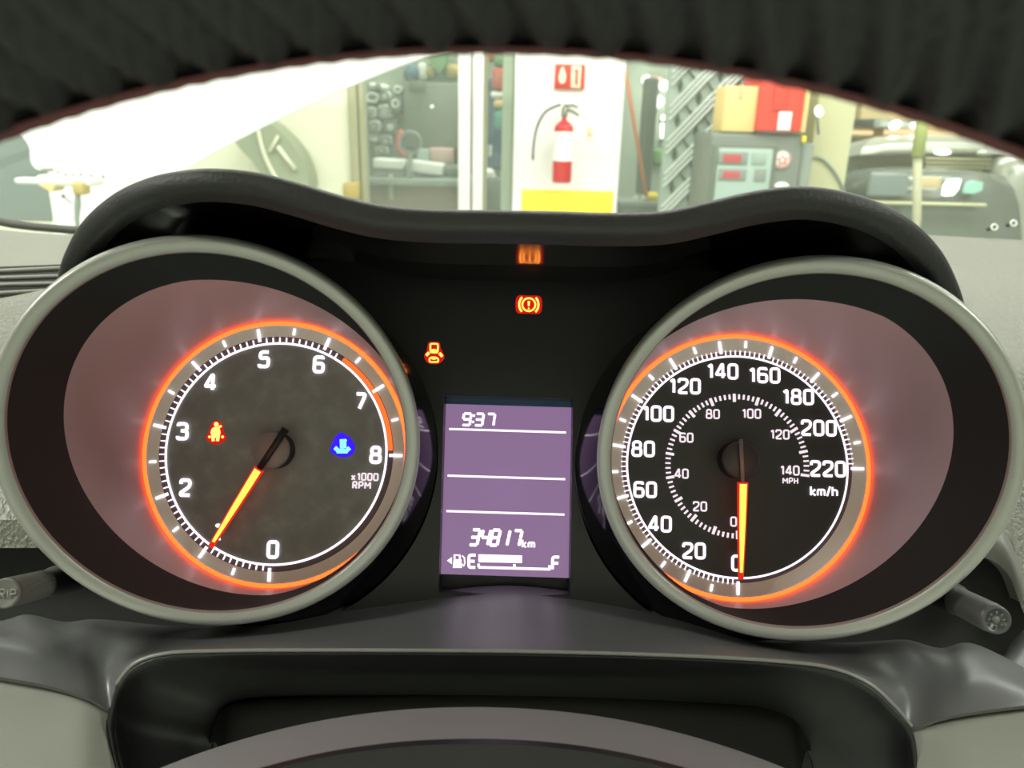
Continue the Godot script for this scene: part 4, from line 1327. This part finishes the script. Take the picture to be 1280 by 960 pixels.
func column_things() -> void:
	# sign above the extinguisher
	var d := 4.235
	var t = thing("fire_sign", "red and white extinguisher sign on the white column", "sign", W(712, 111, d), false)
	var b = mb(t)
	px_box(b, 693.5, 80.5, 731, 111.5, d, 0.012, 0.002)
	part(t, "plate", b, M.red_sign, "red plate")
	b = mb(t)   # flame drop
	var c = W(703, 95, d)
	var k = W(703, 95, d).distance_to(W(704, 95, d))
	var drop := []
	for p in curve([Vector2(0, 11), Vector2(3.4, 4), Vector2(4.6, -2), Vector2(2.6, -8), Vector2(-2.6, -8), Vector2(-4.6, -2), Vector2(-3.4, 4)], 28, true): drop.append(c + Vector3(p.x * k, p.y * k, 0.002))
	b.prism(drop, Vector3(0, 0, -0.003))
	part(t, "flame_symbol", b, M.sign_print)
	b = mb(t)   # extinguisher symbol
	px_box(b, 714, 82.5, 726, 110, d - 0.001, 0.003, 0.001)
	part(t, "white_field", b, M.sign_print)
	b = mb(t)
	px_box(b, 719, 88, 722.5, 106, d - 0.002, 0.003, 0.001)
	b.tube([W(717, 90, d - 0.003), W(719, 87, d - 0.003), W(724, 88, d - 0.003)], 0.003, 6)
	part(t, "extinguisher_symbol", b, M.red_sign)
	# extinguisher hanging on the column
	var e := 4.13
	var top = W(704, 152, e); var bot = W(702, 228, e)
	var r = W(690.5, 205, e).distance_to(W(714.5, 205, e)) / 2
	t = thing("fire_extinguisher", "red fire extinguisher with a white label hanging on the column", "fire extinguisher", bot, false)
	var h = top.y - bot.y
	var ax = Vector3(bot.x, bot.y, bot.z)
	b = mb(t)
	b.lathe(ax, Vector3.UP, [[0, 0.0], [r * 0.93, 0.0], [r, 0.012], [r, h * 0.86], [r * 0.93, h * 0.93], [r * 0.6, h * 0.985], [r * 0.28, h * 1.02], [r * 0.22, h * 1.10], [0, h * 1.10]], 32)
	part(t, "cylinder", b, M.red_paint, "red steel cylinder")
	b = mb(t)
	b.lathe(ax, Vector3.UP, [[r * 1.012, h * 0.36], [r * 1.012, h * 0.84]], 32)
	part(t, "label", b, M.white_paint, "white printed label")
	b = mb(t)
	b.lathe(ax, Vector3.UP, [[r * 0.34, h * 1.08], [r * 0.34, h * 1.20], [r * 0.2, h * 1.24], [0, h * 1.24]], 16)
	part(t, "valve", b, M.steel)
	b = mb(t)
	var v0 = ax + Vector3(0, h * 1.20, 0)
	b.tube([v0, v0 + Vector3(r * 0.8, -h * 0.03, 0.01), v0 + Vector3(r * 1.45, -h * 0.10, 0.02)], 0.009, 8, Vector3.ZERO, 1.0, false, [0.010, 0.009, 0.007])
	b.tube([v0 + Vector3(-r * 0.1, h * 0.05, 0), v0 + Vector3(r * 0.8, h * 0.06, 0.01), v0 + Vector3(r * 1.3, h * 0.03, 0.02)], 0.007, 8)
	part(t, "handle", b, M.steel)
	b = mb(t)
	var hp := []
	for p in [[701, 131, 4.12], [692, 134, 4.12], [680, 142, 4.12], [671, 160, 4.13], [667, 182, 4.14], [666, 200, 4.15]]: hp.append(W(p[0], p[1], p[2]))
	b.tube(curve(hp, 26), 0.0058, 8)
	part(t, "hose", b, M.dark_rubber)
	b = mb(t)
	b.rbox(ax + Vector3(0, h * 0.7, -r - 0.012), Vector3(r * 0.9, 0.05, 0.03), 0.004)
	part(t, "bracket", b, M.steel)
	# small hook on the column
	t = thing("hook", "small yellowish hook on the column right of the extinguisher", "hook", W(738, 170, 4.24), false)
	b = mb(t); b.tube(curve([W(736, 160, 4.245), W(737, 164, 4.225), W(737, 170, 4.22), W(741, 167, 4.225)], 14), 0.006, 8); part(t, "hook", b, M.card)

func right_side() -> void:
	# patterned screen: a pale board with raised slanting bars and dark diamonds
	var d := 4.15
	var xa = W(831, 170, d).x; var xb = W(958, 170, d).x
	var ya := 0.35; var yb := 1.95
	var t = thing("patterned_screen", "pale screen with a woven diamond pattern behind the grey machine", "screen", Vector3((xa + xb) / 2, ya, -d - 0.02), false)
	var b = mb(t)
	b.rbox(Vector3((xa + xb) / 2, (ya + yb) / 2, -d - 0.03), Vector3(xb - xa, yb - ya, 0.03), 0.004)
	part(t, "board", b, M.screen_pale)
	var px = W(890, 170, d).distance_to(W(891, 170, d))
	var o = W(850.8, 107, d)
	var la = Vector3(0, -40.4, 0) * px        # down one diamond
	var lb = Vector3(24.2, -13.6, 0) * px     # to the next column
	var le = lb - la                          # along a band, up to the right
	var inside = func(p, m): return p.x > xa + m and p.x < xb - m and p.y > ya + m and p.y < yb - m
	for i in range(-2, 7):
		for j in range(-6, 12):
			var c = o + lb * i + la * j
			if inside.call(c, 0.035) and c.y > 0.75:
				b = mb(t)
				b.prism([c + Vector3(0, 7.5, 0) * px, c + Vector3(3.3, 0, 0) * px, c + Vector3(0, -7.5, 0) * px, c + Vector3(-3.3, 0, 0) * px], Vector3(0, 0, -0.016))
				part(t, "diamond", b, M.screen_dark)
			var g = c + le / 2
			if inside.call(g, 0.035) and g.y > 0.75:
				b = mb(t)
				b.tube([g + Vector3(-4.5, 5.5, 0) * px, g + Vector3(4.5, -5.5, 0) * px], 1.3 * px, 6)
				part(t, "groove_bar", b, M.screen_dark)
	# long raised bands running up to the right, three bars each
	var dirn = le.normalized()
	var nrm = Vector3(dirn.y, -dirn.x, 0)
	for k in range(-4, 18):
		for w in [-5.0, 0.0, 5.0]:
			var p = o + la * (k - 2) * 1.0 + la * 0.5 + nrm * w * px
			var t0 = -INF; var t1 = INF
			t0 = maxf((xa + 0.015 - p.x) / dirn.x, (ya + 0.015 - p.y) / dirn.y)
			t1 = minf((xb - 0.015 - p.x) / dirn.x, (yb - 0.015 - p.y) / dirn.y)
			if t1 - t0 < 0.03: continue
			b = mb(t)
			b.tube([p + dirn * t0, p + dirn * t1], 1.25 * px, 6)
			part(t, "bar", b, M.screen_line)
	# cardboard and red cabinet on the machine
	var m := 3.75
	t = thing("cardboard_box", "tan cardboard box standing on the grey machine", "box", W(925, 164, m), false)
	b = mb(t); px_box(b, 905, 108, 946, 165, m, 0.2, 0.005); part(t, "carton", b, M.card)
	b = mb(t); px_box(b, 924, 106, 929, 124, m - 0.003, 0.01, 0.002); part(t, "tape", b, M.plate)
	t = thing("red_cabinet", "red box with a white tag standing on the grey machine", "box", W(980, 164, m), false)
	b = mb(t); px_box(b, 950, 60, 1008, 165, m - 0.02, 0.3, 0.008); part(t, "body", b, M.cabinet_red)
	b = mb(t); px_box(b, 970.5, 60, 988, 138, m - 0.03, 0.02, 0.004); part(t, "panel", b, M.cabinet_red)
	b = mb(t); px_box(b, 973, 140, 989, 163, m - 0.035, 0.012, 0.002); part(t, "tag", b, M.white_paint, "white tag")
	b = mb(t); px_box(b, 1008, 60, 1014, 166, m - 0.02, 0.3, 0.004); part(t, "edge_strip", b, M.card, "tan edge strip")
	# machine
	t = thing("workshop_machine", "dark grey machine with two red number readouts and a round emblem", "machine", Vector3(W(945, 200, m).x, 0, -m - 0.2), false)
	b = mb(t)
	var top = W(945, 166, m).y
	var ml = W(885, 200, m).x; var mr = W(1003, 200, m).x
	b.rbox(Vector3((ml + mr) / 2, top / 2, -m - 0.18), Vector3(mr - ml, top, 0.36), 0.02)
	part(t, "housing", b, M.machine_grey)
	b = mb(t); b.rbox(Vector3(mr + 0.03, top / 2 - 0.02, -m - 0.18), Vector3(0.06, top - 0.04, 0.3), 0.01); part(t, "side_panel", b, M.grey_goods)
	b = mb(t); px_box(b, 886, 182, 966, 300, m - 0.012, 0.03, 0.006); part(t, "console", b, M.board_frame)
	b = mb(t); px_box(b, 893, 187, 960, 300, m - 0.02, 0.03, 0.004); part(t, "console_face", b, M.machine_light)
	for e in [[904, 193, 927, 203], [904, 214, 925, 223]]:
		b = mb(t); px_box(b, e[0] - 6, e[1] - 3, e[2] + 8, e[3] + 3, m - 0.024, 0.02, 0.003); part(t, "readout_frame", b, M.grey_goods)
		b = mb(t); px_box(b, e[0], e[1], e[2], e[3], m - 0.028, 0.02, 0.002); part(t, "readout", b, M.led_red, "red lit number readout")
	for e in [[940, 190, 958, 206], [943, 211, 958, 227]]:
		b = mb(t); px_box(b, e[0], e[1], e[2], e[3], m - 0.024, 0.02, 0.003); part(t, "button_field", b, M.screen_pale if e[1] < 200 else M.grey_goods)
	b = mb(t); px_box(b, 1003.5, 170, 1008, 178, m - 0.02, 0.02, 0.003); part(t, "sticker", b, M.yellow_paint, "small yellow sticker")
	var em = W(978, 200, m - 0.008)
	var er = 10.5 * W(978, 200, m).distance_to(W(979, 200, m))
	b = mb(t); b.lathe(em, Vector3.BACK, [[er, -0.01], [er, 0.0], [0, 0.0]], 32); part(t, "emblem", b, M.white_paint, "round white emblem")
	b = mb(t)
	for s in [[0.88, 0.0022], [0.36, 0.004]]:
		var cp := []
		for k in 28: cp.append(em + Vector3(cos(TAU * k / 28), sin(TAU * k / 28), 0.001) * er * s[0])
		b.tube(cp, s[1], 6, Vector3.ZERO, 1.0, true)
	for k in 5:
		var a = TAU * k / 5 + 0.4
		b.tube([em + Vector3(cos(a), sin(a), 0.001) * er * 0.5, em + Vector3(cos(a), sin(a), 0.001) * er * 0.66], 0.004, 6)
	part(t, "emblem_print", b, M.red_cloth)
	b = mb(t); b.ball(W(977, 233, m - 0.01), Vector3(0.035, 0.02, 0.02)); part(t, "knob", b, M.white_goods)
	# pale pillar and a cable on it
	upright("wall_pillar", 1015, 1064, 4.0, 0.3, M.wood_pale, "pale cream pillar right of the red box", 180)
	t = thing("cable", "dark cable curving down across the pale pillar", "cable", W(1047, 236, 3.95), false)
	b = mb(t)
	var cp2 := []
	for e in [[1008, 198], [1020, 197], [1030, 201], [1042, 214], [1052, 232], [1058, 250]]: cp2.append(W(e[0], e[1], 3.995))
	b.tube(curve(cp2, 24), 0.008, 8); part(t, "sheath", b, M.grey_goods)
	t = thing("pillar_lamp", "white lamp at the upper left of the pale pillar", "lamp", W(1024, 145, 3.9), false)
	b = mb(t); b.ball(W(1023.5, 139, 3.9), Vector3(0.018, 0.026, 0.02), Basis(Vector3.BACK, 0.4)); part(t, "shade", b, M.lamp_white)
	b = mb(t); b.tube([W(1022, 146, 3.93), W(1023, 168, 3.95)], 0.006, 8); part(t, "arm", b, M.grey_goods)
	goods("white_panel", "white panel high above the pale pillar, its brightness given as glow", "panel", 1016, 60, 1075, 121, 4.30, 0.05, M.lamp_white)  # plain white panel, its brightness painted as a glow
	# counter front with warm light strips, behind
	goods("wall_shelf", "tan display wall with a warm light strip at the right", "display", 1060, 90, 1300, 400, 6.0, 0.2, M.plate)
	t = thing("light_strip", "warm light strip glowing across the display wall", "lamp", W(1160, 168, 5.9), false)
	b = mb(t)
	px_box(b, 1062, 163, 1092, 168.5, 5.9, 0.1, 0.006)
	px_box(b, 1112, 163, 1200, 169.5, 5.9, 0.1, 0.006)
	part(t, "tube", b, M.lamp_warm)
	lamp_light(W(1160, 166, 5.85), Color(1.0, 0.86, 0.6), 0.04)
	goods("dark_hood", "dark extractor box below the two ceiling spots at right", "box", 1092, 149, 1150, 160, 5.6, 0.4, M.machine_grey)
	goods("small_dark_box", "small dark box left under the warm light strip", "box", 1090, 172, 1108, 184, 5.6, 0.4, M.machine_grey)
	for e in [[1119, 156, "left"], [1145, 155, "right"]]:
		t = thing("spot_lamp", "round bright spot lamp on the dark box at right, the %s one" % e[2], "lamp", W(e[0], e[1] + 6, 5.5), false, "spot lamps at right")
		b = mb(t); b.ball(W(e[0], e[1], 5.5), Vector3(0.042, 0.03, 0.03), Basis(Vector3.BACK, 0.4)); part(t, "bulb", b, M.lamp_white)
		lamp_light(W(e[0], e[1], 5.5), Color(1, 1, 0.95), 0.02)
		b = mb(t); b.tube([W(e[0], e[1], 5.56), W(e[0], e[1] - 8, 5.6)], 0.01, 8); part(t, "stem", b, M.grey_goods)
	# green pole
	t = thing("yellow_pole", "yellow green pole standing before the cars at right", "pole", Vector3(W(1150, 200, 3.4).x, 0, -3.4), false)
	b = mb(t); b.tube([W(1156, 130, 3.4), W(1152, 160, 3.4), W(1147, 196, 3.4)], 0.025, 12); part(t, "upper_pole", b, M.pole_green)
	b = mb(t); b.tube([W(1147, 196, 3.4), W(1146, 275, 3.4), Vector3(W(1146, 275, 3.4).x, 0, -3.4)], 0.018, 12); part(t, "lower_pole", b, M.cream_frame)
	# silver car behind
	t = thing("silver_car", "silver car with a pale bonnet parked behind the dark car at right", "car", Vector3(W(1200, 200, 5.0).x, 0, -5.0), false)
	b = mb(t)
	var rows := []
	for e in [[218, 5.35, 0.0], [206, 5.25, 0.0], [197, 5.1, 0.0], [190, 4.9, 0.02], [176, 5.0, 0.06], [168, 5.4, 0.12]]:
		var r := []
		for k in 9:
			var f = k / 8.0
			r.append(W(lerpf(1070 + e[2] * 200, 1300, f), e[0] + 3.0 * pow(f - 0.5, 2) * 4, e[1]))
		rows.append(r)
	b.shell(rows, Vector3(0, -0.05, -0.4)); part(t, "bonnet", b, M.silver_car)
	for y in [198, 203, 208]:
		b = mb(t); px_box(b, 1158, y, 1240, y + 2.2, 4.86, 0.03, 0.005); part(t, "grille_bar", b, M.wood_pale)
	b = mb(t); b.ball(W(1178, 190, 4.85), Vector3(0.05, 0.018, 0.04)); part(t, "headlamp", b, M.lamp_white, "bright headlamp")
	b = mb(t); b.ball(W(1232, 191, 4.85), Vector3(0.05, 0.018, 0.04)); part(t, "headlamp", b, M.white_goods)
	# dark car in front
	t = thing("dark_car", "dark car with pale lamps parked at the far right before the silver car", "car", Vector3(W(1190, 250, 4.2).x, 0, -4.2), false)
	b = mb(t)
	rows = []
	for e in [[212, 4.5, 1085, 1240], [216, 4.3, 1078, 1256], [232, 4.2, 1072, 1268], [252, 4.18, 1072, 1274], [270, 4.2, 1075, 1276], [330, 4.25, 1080, 1280]]:
		var r := []
		for k in 11:
			var f = k / 10.0
			var edge = pow(absf(f - 0.5) * 2, 4.0)
			r.append(W(lerpf(e[2], e[3], f), e[0] + 5 * edge, e[1] + 0.35 * edge))
		rows.append(r)
	b.shell(rows, Vector3(0, 0, -0.28)); part(t, "body", b, M.car_dark)
	b = mb(t); px_box(b, 1072, 253, 1235, 256.5, 4.14, 0.03, 0.008); part(t, "chrome_strip", b, M.wood_pale, "pale strip")
	b = mb(t); px_box(b, 1086, 216, 1136, 246, 4.15, 0.03, 0.02); part(t, "window", b, M.car_glass)
	b = mb(t); px_box(b, 1146, 222, 1176, 235, 4.12, 0.02, 0.004); part(t, "number_plate", b, M.plate, "tan plate")
	b = mb(t)
	b.prism([W(1183, 245, 4.12), W(1185, 233, 4.12), W(1190, 225, 4.12), W(1202, 224, 4.12), W(1198, 237, 4.12), W(1192, 244, 4.12)], Vector3(0, 0, -0.05)); part(t, "lamp", b, M.lamp_white, "lamp with its white glint painted as glow")  # headlamp glint painted as a glowing shape
	b = mb(t)
	b.prism([W(1209, 242, 4.12), W(1213, 229, 4.12), W(1220, 226, 4.12), W(1229, 228, 4.12), W(1228, 238, 4.12), W(1218, 242, 4.12)], Vector3(0, 0, -0.05)); part(t, "lamp", b, M.teal_light, "pale teal lamp")
	goods("white_cabinet", "bright white cabinet at the far right edge beyond the cars", "cabinet", 1266, 120, 1330, 194, 4.4, 0.2, M.white_paint)
	goods("pale_bumper", "pale rounded panel at the far right edge above the dark car", "panel", 1240, 196, 1330, 330, 4.78, 0.3, M.silver_car, 0.12)

func left_side() -> void:
	# big bright sheet, its lower edge rising to the right
	var d := 3.3
	var t = thing("white_sheet", "large bright white sheet left of the shop, its lower edge rising to the right", "sheet", W(260, 190, d), false)
	var b = mb(t)
	var edge := []
	for e in curve([Vector2(66, 300), Vector2(66, 232), Vector2(60, 216), Vector2(45, 211), Vector2(38, 200), Vector2(36, 182), Vector2(18, 162), Vector2(-20, 150)], 22): edge.append(e)
	var low := []
	for e in curve([Vector2(66, 300), Vector2(150, 262), Vector2(215, 222), Vector2(262, 193), Vector2(340, 152), Vector2(440, 106), Vector2(520, 74), Vector2(570, 60), Vector2(640, 45)], 40): low.append(e)
	var poly := []
	for e in low: poly.append(W(e.x, e.y, d))
	poly.append(W(640, -60, d)); poly.append(W(-20, -60, d))
	edge.reverse()
	for e in edge.slice(0, edge.size() - 1): poly.append(W(e.x, e.y, d))
	b.prism(poly, Vector3(0, 0, -0.03))
	part(t, "sheet", b, M.white_sheet)
	b = mb(t)
	var rim := []
	for e in low: rim.append(W(e.x, e.y, d - 0.003))
	b.tube(rim, 0.006, 8)
	part(t, "folded_edge", b, M.white_goods, "thin folded edge")
	goods("dark_glass", "dark grey glass panel at the far left edge", "glass", -60, 150, 120, 277, 3.6, 0.03, M.car_glass)
	goods("low_white_box", "white box below the white sheet at far left", "box", 64, 230, 130, 300, 3.35, 0.2, M.white_sheet)
	# tool tray on a stand
	t = thing("tool_tray", "white tool tray with a yellow block on a thin stand at far left", "tray", W(96, 272, 3.0), false)
	b = mb(t); px_box(b, 17, 223, 48, 230, 3.0, 0.06, 0.008); px_box(b, 44, 220, 112, 233, 3.0, 0.12, 0.012); part(t, "tray", b, M.white_goods)
	b = mb(t); b.prism([W(48, 231, 3.0), W(70, 231, 3.0), W(64, 240, 3.0)], Vector3(0, 0, -0.08)); part(t, "bracket", b, M.card)
	b = mb(t); px_box(b, 89, 228, 104, 244, 2.98, 0.06, 0.01); part(t, "block", b, M.ochre, "yellow orange block")
	b = mb(t); b.tube([W(97, 240, 3.0), W(97, 256, 3.0), W(96, 274, 3.0), Vector3(W(96, 274, 3.0).x, 0, -3.0)], 0.012, 8, Vector3.ZERO, 1.0, false, [0.010, 0.013, 0.009, 0.009]); part(t, "stand", b, M.grey_goods)
	b = mb(t); b.tube([W(79, 246, 2.99), W(90, 254, 2.99)], 0.003, 6); b.ball(W(79, 245, 2.99), Vector3.ONE * 0.008); part(t, "lever", b, M.board_frame)
	b = mb(t)
	for e in [[73, 216], [82, 219], [91, 219], [101, 219], [114, 220], [129, 221]]: b.ball(W(e[0], e[1] - 0.5, 2.99), Vector3(0.008, 0.006, 0.006), Basis(), 6)
	part(t, "small_bolts", b, M.grey_goods)
	b = mb(t); px_box(b, 50, 210, 61, 215, 2.99, 0.04, 0.006); part(t, "clamp", b, M.grey_goods)
	# dark slanting stand with pale lines against the cream wall
	t = thing("leaning_board", "grey slanting board with pale crossing strips leaning on the cream wall", "board", W(360, 216, 4.3), false)
	b = mb(t)
	var ep := []
	for e in curve([Vector2(292, 172), Vector2(318, 150), Vector2(334, 152), Vector2(358, 172), Vector2(378, 200), Vector2(384, 240), Vector2(340, 240), Vector2(318, 205)], 40, true): ep.append(W(e.x, e.y, 4.3))
	b.prism(ep, Vector3(0, 0, -0.19)); part(t, "board", b, M.easel_grey)
	b = mb(t); b.tube(curve([W(322, 160, 4.29), W(328, 185, 4.29), W(336, 206, 4.29), W(350, 232, 4.29)], 16), 0.012, 8); part(t, "strip", b, M.cream_wall)
	b = mb(t); b.tube([W(348, 170, 4.29), W(337, 190, 4.29)], 0.009, 8); part(t, "strip", b, M.cream_wall)
	b = mb(t); b.tube([W(347, 183, 4.29), W(369, 212, 4.29)], 0.012, 8); part(t, "strip", b, M.cream_wall)
	goods("orange_crate", "small orange crate low beside the cream window frame", "crate", 428, 229, 447, 250, 4.35, 0.1, M.ochre)

# ------------------------------------------------------------------
func _ready() -> void:
	var cam := Camera3D.new()
	cam.name = "Camera"
	var attr := CameraAttributesPhysical.new()
	attr.frustum_focal_length = 12.0 * F / 480.0
	attr.frustum_near = 0.02
	attr.frustum_far = 60.0
	attr.frustum_focus_distance = 0.30
	attr.exposure_aperture = 15.0
	cam.attributes = attr
	add_child(cam)
	cam.transform = Transform3D(CB * Basis(Vector3.BACK, ROLL), CAM)
	cam.current = true
	var env := Environment.new()
	env.background_mode = Environment.BG_COLOR
	env.background_color = Color(0, 0, 0)
	env.tonemap_mode = Environment.TONE_MAPPER_LINEAR
	env.tonemap_exposure = 1.0
	env.sdfgi_enabled = true
	env.ssao_enabled = true
	env.ssil_enabled = true
	var we := WorldEnvironment.new()
	we.name = "WorldEnvironment"
	we.environment = env
	add_child(we)
	materials()
	glow("ceiling_lamp", 1.0, 1.0, 0.93)
	mat("easel_grey", Color(0.62, 0.66, 0.56), 0.7)
	# lamps under the workshop ceiling: [x, z, width, depth, energy]
	for e in [[-2.6, -2.6, 2.4, 0.5, 8.0, "over the white sheet"], [0.6, -2.6, 2.4, 0.5, 8.0, "before the white column"], [3.4, -2.6, 2.4, 0.5, 8.0, "over the dark car"], [-3.0, 0.6, 2.4, 0.5, 30.0, "left of the driver"], [3.0, 0.6, 2.4, 0.5, 20.0, "right of the driver"], [0.0, 3.4, 2.4, 0.5, 15.0, "behind the driver"], [-0.4, -5.05, 1.6, 0.3, 5.0, "inside the shop behind the counter"], [2.6, -5.4, 2.4, 0.5, 6.0, "over the display wall"]]:
		var p := Vector3(e[0], 3.42, e[1])
		var t = thing("ceiling_lamp", "flat white ceiling lamp, " + e[5], "lamp", p, false, "ceiling lamps of the workshop")
		var b = mb(t); b.rbox(p + Vector3(0, 0.05, 0), Vector3(e[2] + 0.06, 0.06, e[3] + 0.06), 0.01); part(t, "housing", b, M.white_paint)
		b = mb(t); b.box(p + Vector3(0, 0.015, 0), Vector3(e[2], 0.02, e[3])); part(t, "diffuser", b, M.ceiling_lamp)
		var l := AreaLight3D.new()
		l.name = "lamp_light"
		l.area_size = Vector2(e[2], e[3])
		l.light_energy = e[4]
		l.light_color = Color(0.985, 1.0, 0.96)
		l.area_normalize_energy = true
		l.shadow_enabled = true
		l.area_range = 20.0
		l.transform = Transform3D(Basis(Vector3.RIGHT, -PI / 2), p - Vector3(0, 0.005, 0))
		add_child(l, true)
	workshop()
	windscreen()
	dash()
	surround()
	opening()
	shroud()
	hood()
	gauge(true)
	gauge(false)
	warning_panel()
	display()
	knobs()
	wheel()
